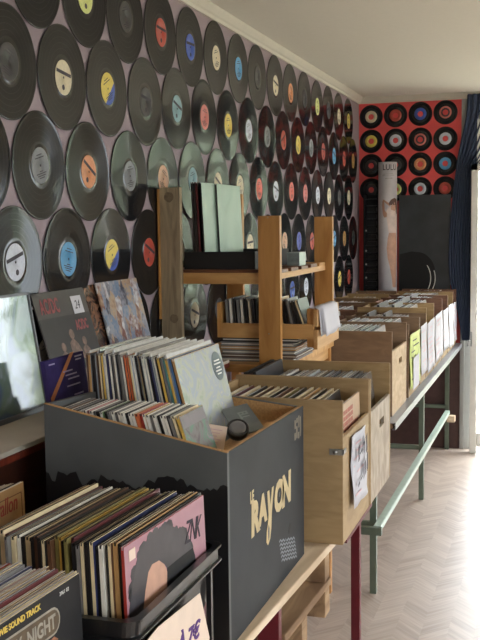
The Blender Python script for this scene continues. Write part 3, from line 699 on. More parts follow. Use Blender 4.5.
b = MB().lathe([(0, .0077), (.0198, .0077), (.0198, .0083), (.012, .0085), (0, .0085)], 32); b.build('lid_disc', mat('steel_label', (112, 112, 116), .35), dk)

# ------------------------------------------------------------------ ledge along the wall and what leans on it
lg = empty('wall_counter', 'wall counter with pale top, red brown edge and dark brown front', 'counter', (-1.24, 1.0, 0))
for nm, args, m in (('worktop', (WX+.001, -1.1, -.6, 3.33, 1.104, 1.115), M_LEDGE), ('edge_band', (-1.135, -1.1, -.6, 3.33, 1.088, 1.1035), M_REDW), ('front_panel', (-1.13, -1.108, -.58, 3.32, 0, 1.088), M_DARKW)):
    b = MB().box(*args)
    for v in b.bm.verts: v.co -= Vector((-1.24, 1.0, 0))
    b.build(nm, m, lg, .0015)
def leaning(name, label, cat, y0, y1, xb, zb, h, lean, t, mats, group=None):
    """flat square thing standing on the counter and leaning on the wall, facing +x"""
    o = MB().box(-t, 0, -(y1-y0)/2, (y1-y0)/2, 0, h).build(name, mats, None, .0008); o.location = (xb, (y0+y1)/2, zb); o.rotation_euler = (0, -math.radians(lean), 0)
    return tag(o, label, cat, group)
# glazed frame with bright reflections
fr = empty('picture_frame', 'glazed picture frame with a pale cloudy picture leaning on the wall counter', 'picture frame', (-1.256, 2.150, 1.116), rot=(0, -math.radians(9), 0))
e = MB(); W_, H_ = .33, .305
e.box(-.012, 0, -W_/2, -W_/2+.012, 0, H_); e.box(-.012, 0, W_/2-.007, W_/2, 0, H_); e.box(-.012, 0, -W_/2+.012, W_/2-.007, 0, .012); e.box(-.012, 0, -W_/2+.012, W_/2-.007, H_-.007, H_)
e.build('frame', mat('grey_metal_frame', (98, 100, 104), .35, metal=.4), fr, .001)
M_PIC = art('cloudy_picture', [(52, 62, 100), (90, 112, 136), (112, 134, 122), (156, 172, 186), (170, 180, 190)], 6, 2.0, .6, .0)
MB().box(-.011, -.006, -W_/2+.011, W_/2-.006, .011, H_-.006).build('picture', M_PIC, fr)
MB().box(-.004, -.002, -W_/2+.011, W_/2-.006, .011, H_-.006).build('glass_pane', thin_glass('picture_glass', (1, 1, 1), 1.36, .05), fr)
# cover with red band lettering
ac = leaning('record_sleeve', 'dark record sleeve with red lettering and white sticker leaning on the wall behind the box', 'record sleeve', 2.415, 2.725, -1.272, 1.116, .300, 16.5, .004, mat('dark_photo_cover', (50, 46, 45), .4, var=.3, scale=12, coat=.15))
AF = .0003
MB().box(.0002, .0008, -.151, .151, .004, .226).build('photo_print', mat('stage_photo', (24, 21, 22), .45, var=.5, scale=18), ac)
for s_, a, z, sx in ((.058, -.128, .240, .60), (.040, .045, .180, .6)):
    text('AC/DC', 'lettering', s_, (AF+.0006, a, z), (0, 1, 0), (0, 0, 1), mat('red_band_print', (136, 58, 62), .45), ac, ext=.0002, bold=.0016, sx=sx)
b = MB()
for (a, z, s_) in ((-.06, .10, 1), (.005, .125, 1.15), (.07, .105, 1)):   # three dim figures on the photograph
    patch(b, (.0009, 0, 0), (0, 1, 0), (0, 0, 1), disc2(a, z+.04*s_, .013*s_, 12), .0003)
    patch(b, (.0009, 0, 0), (0, 1, 0), (0, 0, 1), [(a-.028*s_, z-.10), (a-.02*s_, z+.02*s_), (a, z+.03*s_), (a+.02*s_, z+.015*s_), (a+.045*s_, z-.03*s_), (a+.02*s_, z-.02*s_), (a+.022*s_, z-.10)], .0003)
b.build('figure_print', mat('dim_figures', (112, 86, 74), .4, var=.5, scale=60), ac)
b = MB(); patch(b, (.0009, 0, 0), (0, 1, 0), (0, 0, 1), rect(.058, .122, .226, .278), .0005); stk = b.build('price_sticker', M_PAPER, ac)
text('24', 'lettering', .036, (.0016, .07, .24), (0, 1, 0), (0, 0, 1), M_INK, stk, ext=.0002, shear=.3, sx=.9)
# dark cover half hidden and the colourful one
dc = leaning('record_sleeve', 'dark picture sleeve half hidden behind the colourful collage sleeve', 'record sleeve', 2.735, 3.035, -1.302, 1.116, .298, 14, .004, art('dark_figures_cover', [(30, 26, 26), (60, 44, 38), (130, 92, 70), (40, 34, 40)], 22, 1.5))
cc = leaning('record_sleeve', 'colourful collage record sleeve leaning on the wall beside the shelf unit', 'record sleeve', 2.825, 3.14, -1.290, 1.116, .303, 14, .004, mosaic('collage_cover', [(52, 54, 72), (150, 150, 160), (92, 120, 152), (176, 152, 126), (112, 62, 52), (196, 196, 200)]))
pu = leaning('box_set', 'purple record set with orange diagonal stripe between the frame and the charcoal box', 'record box', 2.125, 2.33, -1.142, 1.116, .152, 8, .012, M_PURPLE)
b = MB(); patch(b, (.0002, 0, 0), (0, 1, 0), (0, 0, 1), [(-.098, .045), (-.098, .062), (.03, .156), (.05, .156)], .0003); b.build('stripe_print', M_ORANGEB, pu)
b = MB()
for a, z, w in ((-.085, .138, .03), (.05, .142, .04), (.052, .134, .032), (-.02, .112, .05), (-.01, .102, .06), (0, .092, .06), (-.01, .075, .07), (.02, .05, .05), (.0, .03, .07), (.01, .02, .06)):
    patch(b, (.0004, 0, 0), (0, 1, 0), (0, 0, 1), rect(a, a+w, z, z+.0035), .0003)
b.build('printed_lines', mat('lilac_print', (170, 160, 200), .4), pu)

# ------------------------------------------------------------------ wooden bins
def bin_(label, x0, x1, y0, y1, z0, ztop, zlow, m, mside=None, handle=False, group='wooden record bins', floorz=None, left=None):
    t = empty('record_bin', label, 'record bin', ((x0+x1)/2, (y0+y1)/2, z0), group)
    O = Vector(t.location); th = .011
    def put(mb, name, mm, bevel=.0012, lab=None):
        for v in mb.bm.verts: v.co -= O
        return mb.build(name, mm, t, bevel, label=lab)
    put(MB().box(x0, x1, y0, y0+th, z0, ztop), 'front_panel', m)
    put(MB().box(x0, x1, y1-th, y1, z0, ztop), 'back_panel', m)
    b = MB(); xs = (x1-th, x1-.0005); ya, yb = y0+th+.0003, y1-th-.0003
    if handle:
        ym = ya+(yb-ya)*.56; zh = zlow-.065; w, h = .042, .013
        b.box(*xs, ya, ym-w, z0, zlow); b.box(*xs, ym+w, yb, z0, zlow); b.box(*xs, ym-w, ym+w, z0, zh-h); b.box(*xs, ym-w, ym+w, zh+h, zlow)
        for f in list(b.bm.faces): pass
        put(b, 'side_panel', mside or m, 0, 'aisle side with hand hole')
    else: put(b.box(*xs, ya, yb, z0, zlow), 'side_panel', mside or m)
    put(MB().box(x0+.0005, x0+th, ya, yb, z0, left or ztop-.01), 'side_panel', m)
    fz = floorz or z0+.002
    put(MB().box(x0+th, x1-th, ya, yb, fz, fz+.009), 'bottom_panel', m, 0)
    return t
def notice(t, y0, y1, z0, z1, m, ink, lab, seed, x=None, curl=.006, blocks=None):
    """sheet of paper taped to the aisle side"""
    O = Vector(t.location); r = random.Random(seed); b = MB(); nx, nz = 6, 10
    X = (x if x is not None else O.x)
    g = [[None]*(nz+1) for _ in range(nx+1)]
    def P(i, k): 
        u, v = i/nx, k/nz
        return Vector((X+.0018+curl*(1-v)**2*.5+curl*.35*abs(math.sin(u*5+v*4+seed)), y0+(y1-y0)*u+.006*(1-v)*math.sin(seed), z0+(z1-z0)*v+.01*(u-.5)*math.cos(seed)))-O
    for i in range(nx+1):
        for k in range(nz+1): g[i][k] = b.bm.verts.new(P(i, k))
    for i in range(nx):
        for k in range(nz): b.bm.faces.new((g[i][k], g[i+1][k], g[i+1][k+1], g[i][k+1])).smooth = True
    q = b.build('notice_sheet', m, t, label=lab)
    sol = q.modifiers.new('thick', 'SOLIDIFY'); sol.thickness = .0006; sol.offset = 1
    b = MB()
    for k in range(2, nz):
        if r.random() < .2: continue
        for _ in range(1):
            i0, w = r.uniform(.08, .3)*nx, r.uniform(.3, .6)*nx
            pa, pb_ = P(i0, k-.5), P(min(i0+w, nx-.3), k-.5)
            hgt = (z1-z0)*.022
            pts = [pa, pb_, pb_+Vector((0, 0, hgt)), pa+Vector((0, 0, hgt))]
            b.prism([p+Vector((.0016, 0, 0)) for p in pts], (.0003, 0, 0))
    b.build('printed_lines', ink, q)
    return q
# bins A and B on the near table
bA = bin_('plywood bin with steel latch and white notice, next to the charcoal box', -.955, -.54, 2.570, 2.958, TT, 1.121, 1.022, M_PLY, floorz=.776)
O = bA.location
b = MB(); b.box(-.575-O.x, -.5365-O.x, 2.566-O.y, 2.570-O.y, .977-O.z, .993-O.z); b.box(-.5405-O.x, -.5365-O.x, 2.566-O.y, 2.60-O.y, .979-O.z, .991-O.z)
b.lathe([(0, 0), (.006, 0), (.006, .003), (0, .003)], 14, c=(0, 0, 5))
for v in b.bm.verts:
    if v.co.z > 4: v.co = Vector((-.560-O.x, 2.566-O.y-(v.co.z-5), .985-O.z+v.co.y)) + Vector((v.co.x, 0, 0))
b.build('latch', M_STEEL, bA, .0006)
n_ = notice(bA, 2.655, 2.868, .808, 1.004, M_PAPER, M_INKRL, 'crumpled white notice sheet', 4, x=-.54, curl=.016)
b = MB()
for (y, z, w, h_) in ((2.70, .93, .018, .04), (2.725, .945, .03, .006), (2.76, .94, .01, .045), (2.775, .96, .02, .008), (2.79, .935, .008, .04), (2.815, .93, .016, .05), (2.70, .86, .02, .008), (2.73, .87, .03, .005), (2.775, .865, .012, .04), (2.80, .87, .012, .04), (2.825, .875, .014, .05)):
    patch(b, (-.5235-O.x, -O.y, -O.z), (0, 1, 0), (0, 0, 1), [(y, z), (y+w, z+.006), (y+w, z+h_+.006), (y, z+h_)], .0004)
b.build('handwriting', M_INK, n_)
bB = bin_('plywood bin with limewashed aisle side and hand hole, third container along the aisle', -.955, -.54, 2.972, 3.342, TT, 1.119, 1.016, M_PLYO, M_PLYW, True, floorz=.768)
def fill(t, x0, x1, y, zb, n, lean, tmin, cols, edgecols, label, group, w=.315, h=.315, seed=0, skip=()):
    r = random.Random(seed); x = x1
    out = []
    for i in range(n):
        th = tmin*r.uniform(.9, 1.3); x = x1-(x1-x0)*(i+.5)/n
        if i in skip: out.append(x); continue
        c = r.choice(cols); o = sleeve((x, y+r.uniform(-.003, .003), zb+r.uniform(0, .006)), lean, round(th, 4), w=w, h=h, cover=c, edge=r.choice(edgecols), inner=r.choice([CM['black'], M_PAPER]))
        tag(o, label(i) if callable(label) else label, 'record sleeve', group); out.append(o)
    return out
# bin A: dark mixed records and one cover facing the aisle
colsA = ['black', 'cream', 'black', 'tan', 'cream', 'black', 'olive', 'brown', 'black', 'cream', 'brown', 'black', 'cream', 'maroon', 'cream']
for i, c in enumerate(colsA):
    x = -.628-.0205*i
    o = sleeve((x+.053, 2.762+rs.uniform(-.008, .008), .788), 9, .006+.002*(i % 3), cover=CM[c], edge=CM[c if i % 2 else 'cream'], h=.312)
    tag(o, f'{c} record sleeve, {ORD[i+1]} behind the red printed cover in the latched plywood bin', 'record sleeve', 'records in the latched bin')
rc_ = sleeve((-.5585, 2.762, .79), 1.5, .006, cover=mat('pale_kraft', (188, 160, 132), .4, var=.08, coat=.3), edge=CM['tan'], h=.300)
tag(rc_, 'kraft coloured record cover with red print facing the aisle in the latched bin', 'record sleeve', 'records in the latched bin')
b = MB(); rk = random.Random(1)
for row, (z, h_) in enumerate(((.268, .012), (.252, .012), (.236, .012), (.212, .020), (.196, .012))):
    a = -.10
    while a < .12:
        w = rk.uniform(.008, .022); patch(b, (.0032, 0, 0), (0, 1, 0), (0, 0, 1), rect(a, a+w, z, z+h_), .0003); a += w+rk.uniform(.003, .007)
        if row < 3 and a > .05: break
b.build('red_print', mat('worn_red_print', (164, 92, 80), .6, var=.3, scale=90), rc_)
# bin B: glossy plastic covers, dark slab at the wall end
fill(bB, -.845, -.558, 3.157, .780, 23, 7, .007, [PLASTIC[k] for k in ('clear', 'grey', 'milk', 'smoke')], [PLASTIC['milk'], CM['grey'], CM['white'], CM['black']],
     lambda i: f'plastic covered record sleeve, {ORD[i+1]} from the aisle in the hand-holed plywood bin', 'records in the hand-holed bin', h=.311, seed=21)
o = sleeve((-.895, 3.157, .780), 5, .040, w=.315, h=.345, cover=mat('slate_album', (48, 54, 62), .3, var=.2, coat=.4), edge=mat('slate_album_edge', (40, 44, 50), .4), inner=M_BLK, name='record_album')
tag(o, 'thick slate album standing at the wall end of the hand-holed bin', 'record album')

# ------------------------------------------------------------------ far table (green steel) with its bins
ft = empty('steel_table', 'long green steel table carrying the far row of bins', 'table', (-1.0, 5.6, 0))
FO = Vector((-1.0, 5.6, 0)); FZ = .745
def fp_(mb, name, m, bevel=.001, lab=None):
    for v in mb.bm.verts: v.co -= FO
    return mb.build(name, m, ft, bevel, label=lab)
fp_(MB().box(-1.37, -.668, 4.185, 7.13, FZ-.022, FZ), 'tabletop', M_PLYD)
b = MB(); b.prism([(-.667, 4.185, FZ-.028), (-.654, 4.185, FZ-.028), (-.654, 4.185, FZ+.004), (-.657, 4.185, FZ+.004), (-.657, 4.185, FZ-.024), (-.667, 4.185, FZ-.024)], (0, 2.945, 0)); b.box(-.70, -.657, 4.185, 7.13, FZ+.0003, FZ+.003); fp_(b, 'edge_angle', M_ALU, .0004)
for y in (4.19, 5.74, 7.09):
    fp_(MB().box(-.765, -.737, y, y+.028, 0, FZ-.022), 'leg', M_GRNM); fp_(MB().box(-1.35, -1.322, y, y+.028, 0, FZ-.022), 'leg', M_GRNM)
    fp_(MB().box(-1.322, -.765, y+.004, y+.024, .29, .315), 'cross_rail', M_GRNM)
fp_(MB().box(-.737, -.706, 4.12, 6.86, .294, .320), 'long_rail', M_GRNLIT, .002)
fp_(MB().box(-.790, -.698, 4.09, 4.119, .288, .320), 'rail_bracket', M_GRNM)
fp_(MB().box(-.720, -.668, 6.80, 6.86, .25, .291), 'rail_block', M_PALEW, .002, 'small wooden block')
fy = [4.315, 4.81, 5.205, 5.47, 5.815, 6.225, 6.545, 6.865, 7.085]
fx0 = [-1.17, -1.075, -1.075, -1.065, -1.06, -1.06, -1.06, -1.06]
fm = [M_PLYD, M_PLYD, M_PLYD, M_PLYO, M_PLYR, M_PLYR, M_PLYO, M_PLYR]
zt = [1.118, 1.103, 1.100, 1.127, 1.127, 1.121, 1.122, 1.126]
lab = ['brown bin with hand hole, first on the green steel table', 'brown bin with yellow-green notice, second on the green steel table', 'brown bin, third along the aisle edge of the green table', 'ochre bin, fourth along the aisle edge of the green table',
       'reddish bin, fifth along the aisle edge of the green table', 'reddish bin, sixth along the aisle edge of the green table', 'ochre bin, seventh along the aisle edge of the green table', 'reddish bin nearest the end wall on the green table']
for i in range(8):
    y0, y1 = fy[i], min(fy[i+1]-.012, fy[i]+.40)
    if i == 0: y1 = 4.745
    t = bin_(lab[i], fx0[i], -.69, y0, y1, FZ+.0035, zt[i], 1.03, fm[i], M_PLYC if i == 0 else (M_PLYO if i % 2 else M_PLY), i == 0, 'bins along the green table', floorz=zt[i]-.327)
    if i: notice(t, y0+.012, y1-.012, .775+.01*(i % 3), 1.052-.006*(i % 2), M_PAPERY if i == 1 else M_PAPER, M_INKRL if i != 1 else M_INK, 'yellow-green notice sheet' if i == 1 else 'white notice sheet', i+3, x=-.69, curl=.010)
    if i == 1:
        O = t.location; b = MB(); patch(b, (-.678-O.x, -O.y, -O.z), (0, 1, 0), (0, 0, 1), rect(4.89, 5.10, .775, .93), .0005); b.build('notice_sheet', M_PAPER, t, label='white sheet over the yellow-green one')
    dpt = y1-y0-.03; w = min(.315, dpt)
    n = (18, 16, 14, 14, 14, 14, 12, 10)[i]
    dv = ((5, 10) if i < 4 else (6,)) if i in (2, 3, 4, 5) else ()
    ff = fill(t, fx0[i]+.10, -.735, (y0+y1)/2, zt[i]-.316, n, 8, .009, [PLASTIC[k] for k in ('clear', 'grey', 'milk')], [PLASTIC['milk'], CM['white'], CM['grey']],
         f'white plastic-covered record sleeve filed in the {ORD[i+1]} bin along the green table', f'records in the {ORD[i+1]} green table bin', w=round(w, 3), h=.31, seed=40+i, skip=dv)
    if i in (2, 3, 4, 5):      # slanted dark divider cards between the records
        for q, k in enumerate(dv):
            o = sleeve((ff[k], (y0+y1)/2, zt[i]-.316), 8, .012, w=round(w, 3), h=.335, cover=CM['grey'], edge=mat('charcoal_card', (74, 76, 78), .5), name='divider_card')
            tag(o, f'dark grey divider card, {ORD[q+1]} from the aisle in the {ORD[i+1]} bin along the green table', 'divider card')
# second row of bins against the wall
sy = [4.40, 5.17, 5.545, 5.90, 6.30, 6.68]
for i in range(1, 6):
    y0 = sy[i]; y1 = y0+.345 if i < 5 else y0+.28
    t = bin_(f'reddish wall-side bin, {ORD[i]} from the shelf unit beside the lilac wall', -1.362, -1.082, y0, y1, FZ, 1.105 if i < 3 else 1.118, 1.07, (M_PLYR, M_PLYR, M_PLYD, M_PLYO, M_PLYD)[i-1], None, False, 'wall-side bins', floorz=.79)
    fill(t, -1.28, -1.125, (y0+y1)/2, .801, 7, 6, .009, [PLASTIC[k] for k in ('clear', 'grey', 'milk')], [PLASTIC['milk'], CM['white'], CM['grey']],
         f'plastic-covered record sleeve filed in the {ORD[i]} wall-side bin', f'records in the {ORD[i]} wall-side bin', w=.26, h=.30, seed=60+i)

# ------------------------------------------------------------------ counter and shelf unit
ct = empty('pine_counter', 'pine counter carrying the open shelf unit against the record wall', 'counter', (-1.14, 3.78, 0))
CO = Vector((-1.14, 3.78, 0))
def cp_(mb, name, m, bevel=.0015):
    for v in mb.bm.verts: v.co -= CO
    return mb.build(name, m, ct, bevel)
cp_(MB().box(-1.368, -.915, 3.355, 4.18, 1.068, 1.095), 'worktop', M_PINEH)
for x in (-1.36, -.96):
    for y in (3.385, 4.14): cp_(MB().box(x, x+.035, y, y+.035, 0, 1.068), 'leg', M_PINE)
cp_(MB().box(-.955, -.93, 3.421, 4.139, 1.02, 1.0675), 'apron', M_PINEY)
su = empty('shelf_unit', 'open pine shelf unit with one weathered post standing on the pine counter', 'shelf unit', (-1.14, 3.78, 1.095))
SO = Vector((-1.14, 3.78, 1.095))
def sp_(mb, name, m, bevel=.0015, lab=None):
    for v in mb.bm.verts: v.co -= SO
    return mb.build(name, m, su, bevel, label=lab)
ZB = 1.0955
b = MB(); b.box(-1.363, -1.288, 3.362, 3.387, ZB, 1.717)     # weathered post with two knots
for (kx, kz, r) in ((-1.328, 1.683, .016), (-1.316, 1.252, .014)):
    b.prism([(kx+r*1.15*math.cos(2*PI*k/14), 3.3616, kz+r*math.sin(2*PI*k/14)*(1.05+.1*(k % 3))) for k in range(14)], (0, .0003, 0), 1)
sp_(b, 'post', [M_GREYW, M_KNOT], lab='weathered grey post with knots')
b = MB(); b.box(-1.3695, -1.3635, 3.352, 3.387, 1.25, 1.712); b.box(-1.3695, -1.300, 3.3875, 3.406, 1.25, 1.712); sp_(b, 'cleat_board', M_PINE)
b = MB(); b.box(-1.001, -.9235, 3.362, 3.387, ZB, 1.612)
for z in (1.606, 1.205): b.lathe([(0, 0), (.0022, 0), (.0022, .001), (0, .001)], 8, [1, 1, 1], c=(0, 0, z+50))
for v in b.bm.verts:
    if v.co.z > 40: zz = round((v.co.z-50)/.001)*.001; v.co = Vector((-.965+v.co.x, 3.3612, (1.606 if v.co.z > 51.4 else 1.205)+v.co.y))
sp_(b, 'post', [M_PINE, M_STEEL])
sp_(MB().box(-.982, -.905, 4.115, 4.140, ZB, 1.612), 'post', M_PINE)
sp_(MB().box(-1.368, -1.294, 4.115, 4.140, ZB, 1.712), 'post', M_PINE)
sp_(MB().box(-1.300, -1.00, 3.388, 3.410, 1.375, 1.414), 'rail', M_PINEH)
sp_(MB().box(-.955, -.935, 3.388, 4.114, 1.392, 1.412), 'rail', M_PINEY)
sp_(MB().box(-1.345, -1.325, 3.407, 4.114, 1.392, 1.412), 'rail', M_PINEY)
for k, y in enumerate((3.412, 3.56, 3.71, 3.86, 4.005)):
    sp_(MB().box(-1.368, -.935, y, y+.105, 1.4125, 1.425), 'shelf_slat', M_BROWNW if k < 4 else M_PINEH)
sp_(MB().box(-1.324, -.956, 3.70, 3.725, 1.385, 1.4115), 'cross_rail', M_BROWNW)
# things on the top shelf
SH = 1.4258
tr = empty('record_tray', 'low black tray holding pale green sleeves on the top shelf', 'tray', (-1.163, 3.645, SH))
for nm, a in (('front_panel', (-.133, .133, -.225, -.215, 0, .062)), ('back_panel', (-.133, .133, .228, .238, 0, .062)), ('side_panel', (-.133, -.123, -.2148, .2278, 0, .062)), ('side_panel', (.123, .133, -.2148, .2278, 0, .062)), ('bottom_panel', (-.1228, .1228, -.2148, .2278, .001, .006))):
    MB().box(*a).build(nm, M_BLK, tr, .001)
M_PALEG = art('pale_green_cover', [(128, 150, 134), (138, 160, 144), (146, 166, 150), (164, 172, 142)], 6, 1, .35, .2)
for k, (yc, w) in enumerate(((3.595, .32), (3.7215, .285))):
    o = sleeve((-1.222+.009*k, yc, SH+.0065), 2.5, .006, w=w, h=.303, cover=M_PALEG, edge=CM['black'])
    tag(o, ('pale green record sleeve nearer the weathered post, standing in the black tray', 'pale green record sleeve farther from the weathered post, standing in the black tray')[k], 'record sleeve', 'pale green sleeves on the top shelf')
for k in range(3):
    o = sleeve((-1.238-.0095*k, 3.595, SH+.0065), 2.5, .007, w=.315, h=.305, cover=CM['black'], edge=CM[('maroon', 'black', 'black')[k]])
    tag(o, f'dark edged record sleeve, {ORD[k+1]} behind the pale green sleeves in the black tray', 'record sleeve', 'dark sleeves on the top shelf')
b = MB(); b.box(-.024, .024, -.05, .05, 0, .006); b.box(-.024, .024, -.05, .05, .0062, .05); b.box(-.022, .022, -.0504, -.05, .012, .046, 1)
o = b.build('card_box', [mat('grey_card_box', (128, 138, 138), .3, var=.1, coat=.4), mat('grey_card_face', (108, 118, 120), .3, var=.2, scale=60)], None, .001); o.location = (-.972, 3.78, SH)
tag(o, 'small grey box standing at the aisle end of the top shelf', 'box')
# flat boxes stacked on the counter, wooden tray on top
zz = 1.0958
for k in range(6):
    h_ = (.014, .012, .015, .013, .015, .0145)[k]
    x0 = -1.17+.004*(k % 3); b = MB(); b.box(0, .272+.01*(k % 2), 0, .30, 0, h_*.32); b.box(.003, .268+.01*(k % 2), .003, .297, h_*.32, h_*.68, 1); b.box(0, .272+.01*(k % 2), 0, .30, h_*.68, h_)
    o = b.build('boxed_set', [CM[('grey', 'brown', 'grey', 'tan', 'grey', 'black')[k]], CM['white']], None, .0004); o.location = (x0, 3.43+.004*(k % 2), zz)
    tag(o, f'flat boxed record set under the wooden tray, {ORD[k+1]} from the bottom of its stack', 'record box', 'flat boxed sets'); zz += h_+.0003
tz = zz+.0003
wt = empty('wooden_tray', 'pine tray full of upright discs between the shelf posts', 'tray', (-.99, 3.60, tz))
for nm, a, m in (('front_panel', (-.17, .168, -.178, -.163, 0, .052), M_PINEH), ('end_panel', (-.185, -.1705, -.178, .175, 0, .125), M_PINE), ('back_panel', (-.17, .168, .16, .175, 0, .052), M_PINEH),
                  ('end_panel', (.1685, .183, -.178, .175, -.035, .033), M_PINEY), ('end_panel', (.1685, .183, -.178, .175, .045, .105), M_PINEY), ('corner_post', (.142, .168, -.1625, -.135, -.03, .105), M_PINE), ('bottom_panel', (-.17, .1415, -.1625, .1595, .001, .008), M_PINE)):
    MB().box(*a).build(nm, m, wt, .0012)
# white sheets draped over the tray's aisle end
b = MB(); n = 8
for lay in range(3):
    g = []
    for i in range(n+1):
        v = i/n; s_ = .135*v
        x = .158+.0265*min(1, v*5)+.0045*lay*0+.010*max(0, v-.2)*(1+lay*.4)+.0012*lay; z = .107+.001*lay+.0015-(max(0, v-.2)*.125)
        g.append([b.bm.verts.new((x+.003*math.sin(j*2+lay), -.162+.016*lay+.26*j/5, z+.006*math.sin(j+lay*2)*v)) for j in range(6)])
    for i in range(n):
        for j in range(5): b.bm.faces.new((g[i][j], g[i][j+1], g[i+1][j+1], g[i+1][j])).smooth = True
o = b.build('paper_sheets', M_PAPER); o.location = wt.location; m_ = o.modifiers.new('thick', 'SOLIDIFY'); m_.thickness = .0008; m_.offset = 1
tag(o, 'white paper sheets draped over the aisle end of the pine tray', 'paper')
CB5 = ['grey', 'white', 'black', 'grey', 'white', 'black', 'white', 'black', 'black', 'white', 'red', 'white', 'black', 'black', 'tan', 'black', 'black', 'grey', 'black', 'black', 'black']
for i, c in enumerate(CB5):
    x = -1.138+.0142*i; lean = 4 if i < 13 else 8+1.2*(i-13)
    o = sleeve((x+(.004 if i > 13 else 0), 3.512+rs.uniform(-.004, .004), tz+.009), lean, (.008, .0092)[i % 2], w=.142, h=.126+.004*(i % 3), cover=CM[c], edge=CM[c], inner=PLASTIC['clear'], name='cd_case')
    tag(o, f'{c} disc case, {ORD[i+1]} from the wall side in the pine tray', 'disc case', 'discs in the pine tray')
o = sleeve((-.846, 3.512, tz+.009), 20, .006, w=.142, h=.135, cover=CM['cream'], edge=CM['cream'], name='cd_case')
tag(o, 'cream disc case leaning at the aisle end of the pine tray', 'disc case', 'discs in the pine tray')

# ------------------------------------------------------------------ end wall: tower, poster roll, board, curtain
tw = empty('disc_tower', 'tall black slotted disc tower in the corner by the red wall', 'rack', (-1.277, 7.085, FZ))
HT = 1.035
b = MB(); b.box(-.052, -.044, -.035, .045, 0, HT); b.box(.044, .052, -.035, .045, 0, HT); b.box(-.0435, .0435, .037, .045, 0, HT); b.build('frame', M_BLK, tw, .001)
b = MB(); 
for k in range(22): b.box(-.0435, .0435, -.03, .0365, .02+.047*k, .026+.047*k)
b.build('shelf_ribs', mat('dark_grey_plastic', (40, 42, 46), .35), tw)
b = MB()
for k in (5, 9, 11, 13, 16): b.box(-.038, -.028, -.036, -.0305, .03+.047*k, .042+.047*k)
for k in range(20): b.box(-.03, .04, -.028, .03, .0263+.047*k, .0545+.047*k, 1)
b.build('filed_cases', [M_WHITEINK, mat('black_cases', (22, 23, 26), .3)], tw)
# rolled poster
rl = empty('poster_roll', 'tall white rolled poster printed with a standing figure in the corner', 'poster roll', (-1.158, 7.045, FZ+.0005))
RR = .064; RHt = 1.255
MB().lathe([(RR-.003, 0), (RR, 0), (RR, RHt), (RR-.003, RHt)], 48, closed=True).build('paper_tube', M_ROLL, rl)
A0 = -PI/2+.16     # direction facing the viewer
def cyl(a, z, r=RR+.0004): t = A0+a/RR; return Vector((r*math.cos(t), r*math.sin(t), z))
def cpatch(mb, pts, lift=.0004, mi=0):
    """closed outline on the tube: fan of vertical strips kept close to the surface"""
    pts = [(p[0]*1.45-.008, p[1]) for p in pts]; zs = sorted(set(round(p[1], 4) for p in pts)); n = len(pts)
    lo, hi = zs[0], zs[-1]; st = max(2, int((hi-lo)/.006)); prev = None
    for k in range(st+1):
        z = lo+(hi-lo)*min(max(k/st, .0005), .9995); xs = []
        for i in range(n):
            (a0, z0), (a1, z1) = pts[i], pts[(i+1) % n]
            if (z0 <= z < z1) or (z1 <= z < z0): xs.append(a0+(a1-a0)*(z-z0)/(z1-z0))
        if len(xs) < 2: prev = None; continue
        x0, x1 = min(xs), max(xs)
        row = [mb.bm.verts.new(cyl(x0+(x1-x0)*j/4, z, RR+lift+.0007)) for j in range(5)]
        if prev:
            for j in range(4):
                q = mb.bm.faces.new((prev[j], prev[j+1], row[j+1], row[j])); q.material_index = mi; q.smooth = True
        prev = row
ZP = FZ
def zr(z): return z-ZP
pr = MB()
cpatch(pr, [(.030, zr(1.14)), (.026, zr(1.20)), (.016, zr(1.28)), (.006, zr(1.34)), (.001, zr(1.41)), (.006, zr(1.48)), (.012, zr(1.52)), (.052, zr(1.52)), (.056, zr(1.44)), (.056, zr(1.34)), (.052, zr(1.2)), (.050, zr(1.14))], .0004, 0)   # hips, legs
cpatch(pr, [(.010, zr(1.515)), (.006, zr(1.56)), (.000, zr(1.62)), (-.002, zr(1.66)), (.008, zr(1.69)), (.030, zr(1.70)), (.052, zr(1.68)), (.056, zr(1.6)), (.054, zr(1.515))], .0007, 1)                # white top
cpatch(pr, [(-.020, zr(1.735)), (-.022, zr(1.70)), (-.017, zr(1.64)), (-.010, zr(1.62)), (.002, zr(1.625)), (.003, zr(1.65)), (-.008, zr(1.67)), (-.010, zr(1.72)), (-.014, zr(1.745))], .0010, 0)             # raised arm
cpatch(pr, [(-.014, zr(1.745)), (-.016, zr(1.735)), (.016, zr(1.695)), (.022, zr(1.71))], .0010, 0)                                                                                                # forearm behind the head
cpatch(pr, [(.020, zr(1.69)), (.022, zr(1.67)), (.044, zr(1.665)), (.05, zr(1.71)), (.04, zr(1.725)), (.024, zr(1.715))], .0012, 0)
cpatch(pr, [(.012, zr(1.705)), (.010, zr(1.72)), (.022, zr(1.745)), (.040, zr(1.755)), (.056, zr(1.745)), (.060, zr(1.69)), (.057, zr(1.64)), (.050, zr(1.65)), (.046, zr(1.70)), (.028, zr(1.722))], .0016, 2)  # hair
pr.build('figure_print', [M_SKIN, M_SHIRT, M_HAIR], rl)
text('LULU', 'lettering', .055, (-.036, 0, zr(1.945)), (1, 0, 0), (0, 0, 1), M_INK, rl, ext=.0002, sx=.8, bold=.0004, warp=lambda p: cyl(p.x, p.z, RR+.0006))
b = MB(); 
for z, a0, a1 in ((1.915, -.015, .03), (1.905, -.02, .035), (1.885, -.006, .028)): cpatch(b, [(a0, zr(z)), (a0+.0001, zr(z+.006)), (a1, zr(z+.0061)), (a1+.0001, zr(z+.0001))], .0006)
b.build('printed_lines', M_CHROME, rl)
